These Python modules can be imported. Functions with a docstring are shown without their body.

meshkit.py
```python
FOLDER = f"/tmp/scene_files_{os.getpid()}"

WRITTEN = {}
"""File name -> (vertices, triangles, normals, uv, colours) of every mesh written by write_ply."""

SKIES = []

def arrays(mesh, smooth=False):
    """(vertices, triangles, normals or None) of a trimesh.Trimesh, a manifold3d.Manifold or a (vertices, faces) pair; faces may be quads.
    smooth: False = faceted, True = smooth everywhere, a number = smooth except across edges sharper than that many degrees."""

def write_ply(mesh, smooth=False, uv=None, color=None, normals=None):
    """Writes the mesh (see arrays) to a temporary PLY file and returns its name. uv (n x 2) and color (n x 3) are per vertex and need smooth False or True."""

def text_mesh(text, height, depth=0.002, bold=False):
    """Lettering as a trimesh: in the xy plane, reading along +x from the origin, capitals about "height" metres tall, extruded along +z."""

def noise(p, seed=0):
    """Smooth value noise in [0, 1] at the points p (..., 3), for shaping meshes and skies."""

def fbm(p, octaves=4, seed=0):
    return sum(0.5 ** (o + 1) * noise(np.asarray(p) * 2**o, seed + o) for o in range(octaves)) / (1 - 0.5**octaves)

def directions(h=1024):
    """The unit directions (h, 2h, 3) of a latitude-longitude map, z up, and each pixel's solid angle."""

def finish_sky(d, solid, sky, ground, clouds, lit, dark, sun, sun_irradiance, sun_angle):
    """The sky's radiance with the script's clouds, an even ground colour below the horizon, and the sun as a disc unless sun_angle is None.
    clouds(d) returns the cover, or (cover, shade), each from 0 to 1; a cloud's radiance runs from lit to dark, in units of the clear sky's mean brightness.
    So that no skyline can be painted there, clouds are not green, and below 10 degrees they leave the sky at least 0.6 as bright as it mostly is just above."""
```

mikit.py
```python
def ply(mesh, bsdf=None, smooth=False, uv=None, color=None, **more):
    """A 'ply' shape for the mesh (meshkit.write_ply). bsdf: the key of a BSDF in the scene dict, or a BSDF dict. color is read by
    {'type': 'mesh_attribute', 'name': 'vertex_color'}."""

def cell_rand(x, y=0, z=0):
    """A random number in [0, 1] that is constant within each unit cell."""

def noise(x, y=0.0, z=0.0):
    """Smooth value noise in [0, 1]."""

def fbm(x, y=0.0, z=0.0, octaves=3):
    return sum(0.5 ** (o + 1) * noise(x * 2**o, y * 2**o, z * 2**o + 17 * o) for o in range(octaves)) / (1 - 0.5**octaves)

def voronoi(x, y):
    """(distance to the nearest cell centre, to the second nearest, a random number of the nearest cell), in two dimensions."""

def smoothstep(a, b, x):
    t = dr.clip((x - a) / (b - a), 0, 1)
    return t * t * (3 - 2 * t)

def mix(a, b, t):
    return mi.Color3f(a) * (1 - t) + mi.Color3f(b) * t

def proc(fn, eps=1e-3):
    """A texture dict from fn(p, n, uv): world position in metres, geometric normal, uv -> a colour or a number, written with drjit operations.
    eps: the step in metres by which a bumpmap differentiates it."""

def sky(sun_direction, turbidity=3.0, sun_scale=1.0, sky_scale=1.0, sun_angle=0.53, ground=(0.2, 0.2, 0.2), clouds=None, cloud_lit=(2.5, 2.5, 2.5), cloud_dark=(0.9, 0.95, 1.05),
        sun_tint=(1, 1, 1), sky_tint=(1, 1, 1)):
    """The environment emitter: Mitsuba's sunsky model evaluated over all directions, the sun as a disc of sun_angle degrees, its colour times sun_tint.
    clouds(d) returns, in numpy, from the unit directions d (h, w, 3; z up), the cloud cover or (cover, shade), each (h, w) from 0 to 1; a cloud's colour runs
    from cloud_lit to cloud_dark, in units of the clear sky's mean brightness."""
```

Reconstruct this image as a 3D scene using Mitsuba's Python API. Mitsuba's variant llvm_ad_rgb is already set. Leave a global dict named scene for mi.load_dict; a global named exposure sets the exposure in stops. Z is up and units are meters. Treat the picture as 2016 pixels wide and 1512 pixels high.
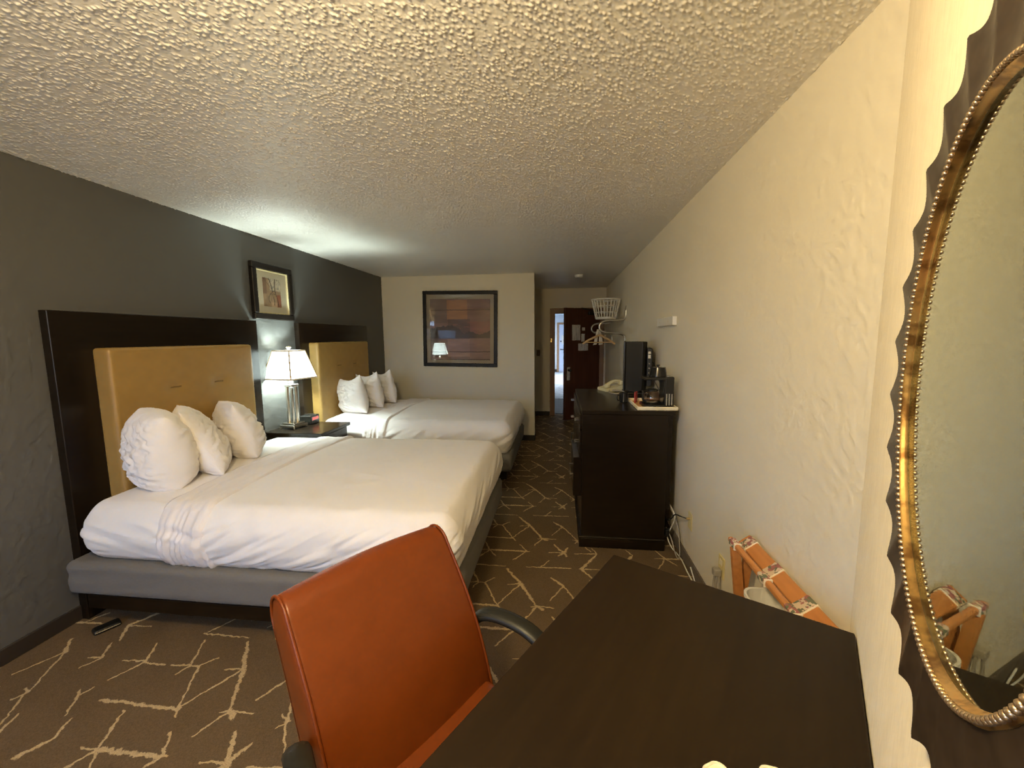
import math, random
import numpy as np, trimesh, manifold3d as m3
import drjit as dr, mitsuba as mi
import mikit, meshkit
from mikit import proc, noise, fbm, voronoi, cell_rand, smoothstep, mix

T = mi.ScalarTransform4f
rng = np.random.default_rng(7)
random.seed(7)
scene, labels = {'type': 'scene'}, {}

# ---------------------------------------------------------------- camera, sky, exposure
CAM = np.array([0.0, 0.0, 1.5441]); F_PX = 797.77
yaw, pitch, roll = -0.1170, 0.1165, 0.0087
fw = np.array([math.sin(yaw) * math.cos(pitch), math.cos(yaw) * math.cos(pitch), -math.sin(pitch)])
ri = np.array([math.cos(yaw), -math.sin(yaw), 0.0]); dn = np.cross(fw, ri)
up = -(-math.sin(roll) * ri + math.cos(roll) * dn)
scene['camera'] = {'type': 'perspective', 'fov': math.degrees(2 * math.atan(1008 / F_PX)), 'fov_axis': 'x', 'near_clip': 0.01, 'far_clip': 100.0,
                   'to_world': T().look_at(origin=CAM.tolist(), target=(CAM + fw).tolist(), up=up.tolist())}
exposure = 1.0
WARM = (1.0, 0.77, 0.42)      # floor lamp bulb
COOL = (0.82, 1.0, 0.95)      # night-stand lamp
WARM_L, COOL_BULB, COOL_SHADE, HALL_L, SKY_S = 150.0, 720.0, 5.0, 34.0, 36.0
scene['sky'] = {**mikit.sky((0.2, 0.5, 0.8), turbidity=4.0, sun_scale=0.0, sky_scale=SKY_S, ground=(0.25, 0.25, 0.25),
                         clouds=lambda d: np.ones(d.shape[:2]) * 0.85, cloud_lit=(0.50, 0.88, 1.55), cloud_dark=(0.42, 0.75, 1.35)), 'sampling_weight': 2.0}

# ---------------------------------------------------------------- room numbers (metres)
XL, XR, YB, YD, H = -2.644, 0.867, 5.908, 7.87, 2.44
SC = np.array([XR, 1.225, 0.0])                 # vertical corner where the right wall turns into the slanted wall
SD = np.array([-0.5, -0.8660254, 0.0])          # along the slanted wall, towards the rear
SN = np.array([-0.8660254, 0.5, 0.0])           # its normal, into the room
YR = -1.0                                       # rear wall


# ---------------------------------------------------------------- mesh helpers
def cat(ms):
    ms = [m for m in ms if m is not None]
    return trimesh.util.concatenate(ms) if len(ms) > 1 else ms[0]


def box(x0, x1, y0, y1, z0, z1):
    return trimesh.creation.box(extents=(x1 - x0, y1 - y0, z1 - z0), transform=trimesh.transformations.translation_matrix(((x0 + x1) / 2, (y0 + y1) / 2, (z0 + z1) / 2)))


def cbox(x0, x1, y0, y1, z0, z1, c=0.004):
    """box with chamfered edges"""
    a = np.array([x0, y0, z0]); b = np.array([x1, y1, z1]); c = min(c, 0.45 * (b - a).min()); p = []
    for i in (0, 1):
        for j in (0, 1):
            for k in (0, 1):
                q = np.array([(a, b)[i][0], (a, b)[j][1], (a, b)[k][2]]); s = np.array([1 - 2 * i, 1 - 2 * j, 1 - 2 * k]) * c
                for ax in range(3):
                    r = q + s; r[ax] = q[ax]; p.append(r)
    return trimesh.convex.convex_hull(np.array(p))


def rbox(x0, x1, y0, y1, z0, z1, r=0.01, n=10):
    a = np.array([x0, y0, z0]); b = np.array([x1, y1, z1]); r = min(r, 0.499 * (b - a).min())
    s = trimesh.creation.uv_sphere(radius=r, count=[n, n]).vertices
    return trimesh.convex.convex_hull(np.vstack([s + np.array([(a, b)[i][0] + (r, -r)[i], (a, b)[j][1] + (r, -r)[j], (a, b)[k][2] + (r, -r)[k]]) for i in (0, 1) for j in (0, 1) for k in (0, 1)]))


def smooth_path(pts, n=8):
    p = np.asarray(pts, float); P = np.vstack([2 * p[0] - p[1], p, 2 * p[-1] - p[-2]]); o = []
    for i in range(len(p) - 1):
        a, b, c, d = P[i:i + 4]
        for t in np.linspace(0, 1, n, endpoint=False):
            o.append(0.5 * (2 * b + (c - a) * t + (2 * a - 5 * b + 4 * c - d) * t * t + (3 * b - a - 3 * c + d) * t ** 3))
    o.append(p[-1])
    return np.array(o)


def tube(pts, r, sides=10, n=8, ry=None, upv=None, smooth=True, closed=False):
    """swept tube, r may be an array; ry: second radius of an oval section whose first axis is horizontal"""
    p = smooth_path(pts, n) if smooth else np.asarray(pts, float)
    m = len(p); t = np.gradient(p, axis=0)
    if closed:
        t = np.roll(p, -1, 0) - np.roll(p, 1, 0)
    t /= np.linalg.norm(t, axis=1, keepdims=True) + 1e-12
    if upv is None:
        a = np.zeros_like(p); v = np.cross(t[0], [0, 0, 1.0] if abs(t[0, 2]) < 0.9 else [1.0, 0, 0]); v /= np.linalg.norm(v)
        for i in range(m):
            v = v - t[i] * (v @ t[i]); v /= np.linalg.norm(v) + 1e-12; a[i] = v
    else:
        a = np.cross(t, np.asarray(upv, float)); a /= np.linalg.norm(a, axis=1, keepdims=True) + 1e-12
    b = np.cross(t, a); th = np.arange(sides) * 2 * np.pi / sides
    r = np.broadcast_to(r, (m,)); q = r if ry is None else np.broadcast_to(ry, (m,))
    v = p[:, None] + (np.cos(th)[None, :] * r[:, None])[..., None] * a[:, None] + (np.sin(th)[None, :] * q[:, None])[..., None] * b[:, None]
    f = []
    last = m if closed else m - 1
    for i in range(last):
        k = (i + 1) % m
        for j in range(sides):
            jj = (j + 1) % sides
            f += [[i * sides + j, k * sides + jj, i * sides + jj], [i * sides + j, k * sides + j, k * sides + jj]]
    v = v.reshape(-1, 3)
    if not closed:
        c0, c1 = len(v), len(v) + 1; v = np.vstack([v, p[0], p[-1]])
        for j in range(sides):
            jj = (j + 1) % sides
            f += [[c0, j, jj], [c1, (m - 1) * sides + jj, (m - 1) * sides + j]]
    me = trimesh.Trimesh(v, f, process=False); me.fix_normals() if len(f) < 4000 else None
    return me


def lathe(profile, n=32, at=(0, 0, 0)):
    """profile: list of (r, z) revolved about z"""
    p = np.asarray(profile, float); th = np.arange(n) * 2 * np.pi / n; m = len(p)
    v = np.stack([p[:, None, 0] * np.cos(th), p[:, None, 0] * np.sin(th), np.broadcast_to(p[:, None, 1], (m, n))], -1).reshape(-1, 3)
    f = []
    for i in range(m - 1):
        for j in range(n):
            jj = (j + 1) % n
            f += [[i * n + j, i * n + jj, (i + 1) * n + jj], [i * n + j, (i + 1) * n + jj, (i + 1) * n + j]]
    me = trimesh.Trimesh(v + np.asarray(at, float), f, process=False); me.merge_vertices(); me.update_faces(me.nondegenerate_faces())
    return me


def cyl(p0, p1, r, n=20):
    p0, p1 = np.asarray(p0, float), np.asarray(p1, float)
    return trimesh.creation.cylinder(radius=r, segment=np.array([p0, p1]), sections=n)


def ball(c, r, n=14):
    s = trimesh.creation.uv_sphere(radius=r, count=[n, 2 * n]); s.apply_translation(c)
    return s


def prism(poly, depth):
    import shapely.geometry as sg
    return trimesh.creation.extrude_polygon(sg.Polygon(poly), depth, engine='earcut')


def frame_to(mesh, o, ex, ey, ez):
    M = np.eye(4); M[:3, 0], M[:3, 1], M[:3, 2], M[:3, 3] = ex, ey, ez, o
    m = mesh.copy(); m.apply_transform(M)
    return m


def grid_mesh(V):
    """V: (a, b, 3) grid of points -> mesh"""
    a, b = V.shape[:2]; i, j = np.meshgrid(np.arange(a - 1), np.arange(b - 1), indexing='ij'); q = (i * b + j).ravel()
    f = np.vstack([np.stack([q, q + b, q + b + 1], 1), np.stack([q, q + b + 1, q + 1], 1)])
    return trimesh.Trimesh(V.reshape(-1, 3), f, process=False)


def rotz(m, deg, about=(0, 0, 0)):
    m = m.copy(); m.apply_transform(trimesh.transformations.rotation_matrix(math.radians(deg), (0, 0, 1), about))
    return m


def sm(a, b, x):
    t = np.clip((x - a) / (b - a), 0, 1)
    return t * t * (3 - 2 * t)


# ---------------------------------------------------------------- scene helpers
def numbered(k):
    taken = lambda q: q in scene or any(s.startswith(q + '__') for s in scene)
    if not taken(k):
        return k
    i = 1
    while taken(f'{k}_{i:03d}'):
        i += 1
    return f'{k}_{i:03d}'


def put(key, mesh, bsdf, smooth=30, parent=None, label=None, **more):
    k = numbered(key if parent is None else parent + '__' + key)
    scene[k] = mikit.ply(mesh, bsdf, smooth=smooth, **more)
    if label:
        labels[k] = {'label': label}
    return k


def thing(key, label, category, group=None):
    """reserves a key for a thing made of parts"""
    k = numbered(key)
    while k in labels:
        i = int(k[-3:]) + 1 if k[-3:].isdigit() and k[-4] == '_' else 1
        k = f'{key}_{i:03d}'
    labels[k] = {'label': label, 'category': category}
    if group:
        labels[k]['group'] = group
    return k


def solo(key, mesh, bsdf, label, category, smooth=30, group=None):
    k = put(key, mesh, bsdf, smooth)
    labels[k] = {'label': label, 'category': category}
    if group:
        labels[k]['group'] = group
    return k


def struct(key, mesh, bsdf, label, smooth=False):
    k = put(key, mesh, bsdf, smooth)
    labels[k] = {'label': label, 'kind': 'structure'}
    return k


# ---------------------------------------------------------------- materials
def mat(name, base, rough=0.6, metallic=0.0, bump=None, bscale=1.0, eps=1e-3, spec=0.5, **more):
    col = proc(base) if callable(base) else {'type': 'rgb', 'value': list(base)}
    b = {'type': 'principled', 'base_color': col, 'roughness': rough, 'metallic': metallic, 'specular': spec, **more}
    if bump is not None:
        b = {'type': 'bumpmap', 'arbitrary': proc(bump, eps), 'scale': bscale, 'bsdf': b}
    scene['mat_' + name] = b if bump is not None and name in ('ceiling', 'wall_cream', 'wall_charcoal', 'wall_paper', 'carpet') else {'type': 'twosided', 'bsdf': b}
    return 'mat_' + name


def peel_h(p, n, uv):
    return fbm(p.x * 70 + p.y * 70, p.z * 70, p.y * 20) * 0.0024 + smoothstep(0.52, 0.72, noise(p.y * 45, p.z * 45, p.x * 45)) * 0.0016


def paper_col(p, n, uv):
    s = p.x * 0.5 + p.y * 0.866
    v = fbm(s * 160, p.z * 22) * 0.6 + fbm(s * 420, p.z * 60) * 0.4
    return mix((0.52, 0.455, 0.325), (0.63, 0.555, 0.405), v)


def paper_h(p, n, uv):
    s = p.x * 0.5 + p.y * 0.866
    return fbm(s * 170, p.z * 30) * 0.0008 + fbm(s * 600, p.z * 300) * 0.0003


CARPET = [(1.003,-0.004,0.896,0.151,0.0085,0.0045),(1.003,0.789,0.922,0.774,0.0045,0.0031),(1.003,0.789,0.886,0.579,0.0045,0.0031),(1.003,0.789,1.112,0.584,0.0085,0.0045),(1.112,0.584,1.216,0.58,0.0045,0.0031),(1.112,0.584,1.075,0.574,0.0045,0.002),(1.112,0.584,1.056,0.467,0.0045,0.0031),(1.112,0.584,1.149,0.559,0.0085,0.0085),(1.268,-0.004,1.195,0.075,0.0085,0.0045),(1.268,0.789,1.187,0.644,0.0045,0.0031),(0.031,0.789,0.149,0.566,0.0045,0.0031),(0.149,0.566,0.108,0.587,0.0045,0.0031),(0.149,0.566,0.12,0.53,0.0045,0.0031),(0.777,-0.013,0.829,0.042,0.0045,0.0031),(0.777,0.78,0.887,0.567,0.0045,0.0031),(0.777,0.78,0.734,0.782,0.0045,0.0031),(0.734,-0.011,0.658,0.143,0.0045,0.0031),(0.734,0.782,0.639,0.773,0.0045,0.0031),(0.734,0.782,0.709,0.721,0.0045,0.0031),(0.887,0.567,0.51,0.571,0.0055,0.0065),(0.887,0.567,0.914,0.532,0.0045,0.0031),(0.036,0.39,-0.031,0.498,0.0085,0.0045),(1.273,0.39,1.17,0.383,0.0045,0.0031),(0.036,0.39,0.072,0.466,0.0085,0.0045),(0.036,0.39,-0.001,0.342,0.0085,0.0045),(0.036,0.39,0.06,0.343,0.0085,0.0045),(1.008,0.384,0.951,0.473,0.0045,0.0031),(1.008,0.384,0.737,0.382,0.0055,0.0085),(1.008,0.384,0.923,0.26,0.0045,0.0031),(1.008,0.384,1.029,0.386,0.0045,0.0031),(0.737,0.382,0.667,0.539,0.0045,0.0031),(0.737,0.382,0.666,0.38,0.0045,0.002),(0.737,0.382,0.63,0.195,0.0045,0.0031),(0.737,0.382,0.794,0.302,0.0045,0.0031),(0.617,0.184,0.879,0.182,0.0045,0.0031),(1.118,0.19,1.019,0.189,0.0045,0.002),(1.118,0.19,1.32,0.198,0.0045,0.0031),(1.118,0.19,1.171,0.278,0.0045,0.0031),(0.271,0.397,0.118,0.385,0.0045,0.0031),(0.271,0.397,0.241,0.47,0.0045,0.0031),(0.271,0.397,0.151,0.195,0.0045,0.0085),(0.151,0.195,0.283,0.202,0.0045,0.002),(0.151,0.195,0.219,0.094,0.0085,0.0045),(0.52,0.403,0.484,0.476,0.0045,0.0031),(0.52,0.403,0.466,0.325,0.0045,0.0085),(0.132,0.573,0.235,0.422,0.0045,0.0031),(0.389,0.574,0.363,0.603,0.0045,0.0031),(0.389,0.574,0.411,0.623,0.0045,0.0031),(0.389,0.574,0.447,0.487,0.0045,0.0031),(0.254,-0.016,0.197,0.074,0.0045,0.0031),(0.254,0.777,0.189,0.77,0.0045,0.0031),(0.254,0.777,0.217,0.707,0.0045,0.0031),(0.497,0.779,0.38,0.773,0.0045,0.0031),(0.497,0.779,0.431,0.663,0.0045,0.0031),(0.5,-0.022,0.436,0.096,0.0045,0.0031),(0.5,0.771,0.611,0.771,0.0045,0.0031)]
CPX, CPY = 1.237, 0.793


def carpet_col(p, n, uv):
    wob = (noise(p.x * 55, p.y * 55) - 0.5) * 0.010
    wob2 = (noise(p.x * 60 + 40, p.y * 60) - 0.5) * 0.010
    fray = 0.55 + 0.9 * noise(p.x * 240, p.y * 240)
    x, y = p.x + wob, p.y + wob2
    m = mi.Float(0)
    for ax, ay, bx, by, w0, w1 in CARPET:
        L = math.hypot(bx - ax, by - ay); ux, uy = (bx - ax) / L, (by - ay) / L
        dx = x - (ax + bx) / 2; dy = y - (ay + by) / 2
        dx = dx - CPX * dr.round(dx / CPX); dy = dy - CPY * dr.round(dy / CPY)
        t = dr.clip(dx * ux + dy * uy, -L / 2, L / 2)
        ex, ey = dx - t * ux, dy - t * uy
        d = dr.sqrt(ex * ex + ey * ey)
        w = (w0 + (w1 - w0) * (t / L + 0.5)) * fray * 1.15
        m = dr.maximum(m, 1 - smoothstep(w * 0.75, w * 1.35, d))
    speck = noise(p.x * 330, p.y * 330)
    patch = fbm(p.x * 6, p.y * 6)
    base = mix((0.070, 0.046, 0.0245), (0.130, 0.090, 0.052), speck * 0.65 + patch * 0.35)
    line = mix((0.36, 0.26, 0.14), (0.54, 0.41, 0.23), speck)
    return mix(base, line, m * (0.75 + 0.25 * patch))


def carpet_h(p, n, uv):
    return fbm(p.x * 300, p.y * 300) * 0.003


def wood_dark(p, n, uv):
    g = fbm(p.x * 9 + p.y * 2, p.y * 9, p.z * 60)
    return mix((0.0042, 0.0026, 0.0014), (0.0085, 0.0050, 0.0027), g)


def desk_col(p, n, uv):
    s = p.x * 0.5 + p.y * 0.866; q = p.x * 0.866 - p.y * 0.5
    g = fbm(s * 3.0, q * 75, p.z * 20)
    return mix((0.0075, 0.0042, 0.0018), (0.0125, 0.0070, 0.0030), g)


def leather_col(p, n, uv):
    a = fbm(p.x * 14, p.y * 14, p.z * 14); b = fbm(p.x * 60, p.y * 60, p.z * 60)
    return mix((0.086, 0.0168, 0.0022), (0.128, 0.0265, 0.0042), a * 0.7 + b * 0.3)


def leather_h(p, n, uv):
    return fbm(p.x * 420, p.y * 420, p.z * 420) * 0.0006


def cloth_h(p, n, uv):
    return fbm(p.x * 90, p.y * 90, p.z * 90) * 0.0012


mat('ceiling', (0.76, 0.725, 0.645), 0.45)
mat('wall_cream', (0.65, 0.59, 0.455), 0.75, bump=peel_h, eps=0.002)
mat('wall_charcoal', (0.070, 0.0695, 0.065), 0.62, bump=peel_h, eps=0.002)
mat('wall_paper', paper_col, 0.85, bump=paper_h, eps=0.001)
mat('carpet', carpet_col, 0.95, spec=0.1, bump=carpet_h, eps=0.0015)
mat('baseboard', (0.016, 0.012, 0.009), 0.6)
mat('baseboard_carpet', lambda p, n, uv: mix((0.075, 0.06, 0.043), (0.13, 0.108, 0.08), noise(p.x * 300, p.y * 300, p.z * 300)), 0.95)
mat('espresso', wood_dark, 0.24, spec=0.3)
mat('desk', desk_col, 0.40, spec=0.17)
mat('mustard', lambda p, n, uv: mix((0.265, 0.158, 0.042), (0.305, 0.185, 0.052), fbm(p.x * 20, p.y * 20, p.z * 20)), 0.5, bump=leather_h, eps=0.001)
mat('tuft', (0.17, 0.10, 0.03), 0.7)
mat('sheet', (0.71, 0.685, 0.665), 0.8, bump=cloth_h, eps=0.002, spec=0.2)
mat('sheet_fold', (0.68, 0.645, 0.63), 0.8, bump=cloth_h, eps=0.002, spec=0.2)
mat('pillow', (0.73, 0.70, 0.675), 0.85, bump=cloth_h, eps=0.002, spec=0.2)
mat('grey_cloth', lambda p, n, uv: mix((0.120, 0.115, 0.108), (0.140, 0.135, 0.127), fbm(p.x * 120, p.y * 120, p.z * 120)), 0.9, spec=0.15)
mat('black_metal', (0.012, 0.011, 0.010), 0.45)
mat('leather', leather_col, 0.36, spec=0.28, bump=leather_h, eps=0.0008)
mat('black_plastic', (0.011, 0.011, 0.010), 0.38, spec=0.3)
mat('black_gloss', (0.008, 0.008, 0.008), 0.14)
mat('arm_plastic', (0.010, 0.010, 0.008), 0.40, spec=0.22)
mat('chrome', (0.80, 0.78, 0.74), 0.10, metallic=1.0)
mat('nickel', (0.62, 0.58, 0.50), 0.22, metallic=1.0)
mat('brass', (0.75, 0.55, 0.24), 0.3, metallic=1.0)
mat('white_plastic', (0.72, 0.70, 0.64), 0.45)
mat('ivory', (0.62, 0.52, 0.25), 0.45)
mat('cream', (0.72, 0.64, 0.46), 0.5)
mat('bone', (0.66, 0.60, 0.36), 0.4)
mat('paper', (0.62, 0.59, 0.52), 0.9)
mat('white_cloth', (0.74, 0.70, 0.62), 0.9)
mat('hanger_wood', lambda p, n, uv: mix((0.42, 0.26, 0.11), (0.55, 0.36, 0.17), fbm(p.x * 40, p.y * 40, p.z * 120)), 0.45)
mat('rack_wood', lambda p, n, uv: mix((0.40, 0.155, 0.045), (0.52, 0.22, 0.07), fbm(p.x * 60, p.y * 4, p.z * 60)), 0.38)
mat('door_wood', lambda p, n, uv: mix((0.046, 0.013, 0.0055), (0.078, 0.023, 0.009), fbm(p.x * 30 + p.y * 20, p.y * 8, p.z * 2.5)), 0.42)
mat('door_frame', (0.20, 0.105, 0.045), 0.5)
mat('brown_plastic', (0.11, 0.065, 0.032), 0.5)
mat('frame_dark', (0.008, 0.006, 0.0045), 0.4, spec=0.22)
mat('television_black', (0.008, 0.0075, 0.006), 0.5, spec=0.15)
mat('mat_board', (0.56, 0.52, 0.40), 0.9)
mat('mat_taupe', (0.25, 0.205, 0.15), 0.9)
mat('fillet', (0.52, 0.44, 0.24), 0.4)
mat('hall_wall', (0.64, 0.69, 0.75), 0.8)
mat('hall_door', (0.42, 0.48, 0.60), 0.6)
mat('hall_floor', lambda p, n, uv: mix((0.18, 0.20, 0.22), (0.46, 0.47, 0.48), fbm(p.x * 2.2, p.y * 1.1) * 0.55 + 0.45 * fbm(p.x * 14, p.y * 7)), 0.95)
mat('dark_mat', (0.032, 0.036, 0.036), 0.9)
mat('red_packet', (0.35, 0.03, 0.025), 0.4)
mat('tan_packet', (0.48, 0.27, 0.11), 0.6)
mat('grey_cord', (0.30, 0.27, 0.22), 0.55)
mat('sign_print', lambda p, n, uv: mix((0.64, 0.61, 0.54), (0.20, 0.19, 0.18), smoothstep(0.55, 0.6, noise(p.x * 120, p.z * 12)) * smoothstep(0.35, 0.45, dr.sin(p.z * 420) * 0.5 + 0.5) * 0.8), 0.9)
mat('strap', lambda p, n, uv: mix(mix((0.55, 0.44, 0.33), (0.27, 0.10, 0.09), smoothstep(0.52, 0.60, fbm(p.x * 60, p.y * 60, p.z * 60))), (0.11, 0.12, 0.075), smoothstep(0.56, 0.62, fbm(p.x * 75 + 9, p.y * 75, p.z * 75 + 4))), 0.9)
mat('strap_edge', (0.74, 0.66, 0.52), 0.9)
mat('scallop', lambda p, n, uv: mix((0.034, 0.023, 0.016), (0.058, 0.041, 0.029), fbm(p.x * 50, p.y * 50, p.z * 50)), 0.36, metallic=0.6)
mat('gold', lambda p, n, uv: mix((0.24, 0.12, 0.035), (0.70, 0.43, 0.14), smoothstep(0.30, 0.62, fbm(p.x * 45, p.y * 45, p.z * 45, octaves=4))), 0.30, metallic=0.9)
mat('bead', (0.50, 0.36, 0.22), 0.25, metallic=0.9)
scene['mat_mirror'] = {'type': 'twosided', 'bsdf': {'type': 'conductor', 'material': 'none', 'specular_reflectance': {'type': 'rgb', 'value': [0.66, 0.70, 0.63]}}}
scene['mat_glass'] = {'type': 'thindielectric', 'int_ior': 1.5}
scene['mat_carafe'] = {'type': 'thindielectric', 'int_ior': 1.5, 'specular_transmittance': {'type': 'rgb', 'value': [0.62, 0.50, 0.40]}}
mat('shade_cloth', (0.80, 0.80, 0.76), 0.9)
mat('bulb', (0.8, 0.8, 0.8), 0.9)


def emit(rgb, s, w=1.0):
    return {'type': 'area', 'sampling_weight': w, 'radiance': {'type': 'rgb', 'value': [c * s for c in rgb]}}


# ================================================================ room shell
struct('floor', box(-2.8, 1.2, -1.2, 8.0, -0.1, 0.0), 'mat_carpet', 'taupe carpet with scattered gold twig-like lines')
def popcorn():
    from scipy.spatial import cKDTree
    r0 = np.random.default_rng(11)
    g = 0.0165
    gx, gy = np.meshgrid(np.arange(-2.7, 0.95, g), np.arange(0.8, 8.0, g), indexing='ij')
    c = np.stack([gx.ravel(), gy.ravel()], 1); c = c[r0.random(len(c)) < 0.80]; n = len(c)
    c = c + r0.uniform(-0.45, 0.45, c.shape) * g
    rad = r0.uniform(0.0034, 0.0062, n); amp = rad * r0.uniform(0.50, 0.85, n)
    tree = cKDTree(c)
    def part(ya, yb, st):
        xs = np.linspace(-2.70, 0.95, int(3.65 / st)); ys = np.linspace(ya, yb, int((yb - ya) / st))
        X, Y = np.meshgrid(xs, ys, indexing='ij'); P = np.stack([X.ravel(), Y.ravel()], 1)
        w = 0.0025 * (meshkit.noise(np.stack([P[:, 0] * 160, P[:, 1] * 160, P[:, 0] * 0], -1), 3) - 0.5)
        d, k = tree.query(P, 3, distance_upper_bound=0.012)
        k = np.minimum(k, n - 1)
        h = (amp[k] * np.sqrt(np.clip(1 - ((d + w[:, None]) / rad[k]) ** 2, 0, 1)) * (d < 0.012)).max(1)
        h += 0.0010 * meshkit.fbm(np.stack([P[:, 0] * 90, P[:, 1] * 90, P[:, 0] * 0], -1), 2, 5)
        V = np.stack([X, Y, H - h.reshape(X.shape)], -1)
        m = grid_mesh(V); m.faces = m.faces[:, ::-1]
        return m
    return cat([part(0.80, 3.4, 0.0042), part(3.4, 7.95, 0.010), box(-2.8, 1.2, -1.2, 8.0, H + 0.0005, H + 0.1)])


struct('ceiling', popcorn(), 'mat_ceiling', 'cream ceiling sprayed with coarse popcorn texture', True)
struct('wall_left', box(XL - 0.1, XL, -1.2, YB + 0.1, 0, H), 'mat_wall_charcoal', 'charcoal painted wall behind the headboards')
struct('wall_back', box(XL - 0.1, -0.363, YB, YB + 0.12, 0, H), 'mat_wall_cream', 'cream wall with the large picture behind the far bed')
struct('wall_passage', box(-1.0, -0.9, YB + 0.12, 8.0, 0, H), 'mat_wall_cream', 'cream side wall of the entry passage')
OX0, OX1, OZ = -0.10, 0.765, 1.985
struct('wall_entry', cat([box(-1.0, OX0, YD, YD + 0.1, 0, H), box(OX1, XR + 0.1, YD, YD + 0.1, 0, H), box(OX0, OX1, YD, YD + 0.1, OZ, H)]), 'mat_wall_cream', 'cream wall around the entry door')
def peel(P, seed):
    a = meshkit.fbm(P * 42, 3, seed) - 0.5
    b = np.clip(meshkit.noise(P * 75, seed + 4) - 0.55, 0, 1)
    return 0.0018 * a + 0.0011 * b


def wall_relief(L0, L1, z0, z1, st, seed):
    """relief in local coordinates: x along the wall, y off the wall, z up"""
    xs = np.linspace(L0, L1, int((L1 - L0) / st)); zs = np.linspace(z0, z1, int((z1 - z0) / st))
    A, B = np.meshgrid(xs, zs, indexing='ij')
    h = peel(np.stack([A, B, A * 0], -1), seed)
    edge = np.minimum(np.minimum(A - L0, L1 - A), np.minimum(B - z0, z1 - B))
    return grid_mesh(np.stack([A, 0.0012 + np.maximum(h, -0.0010) * sm(0, 0.01, edge), B], -1))


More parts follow.
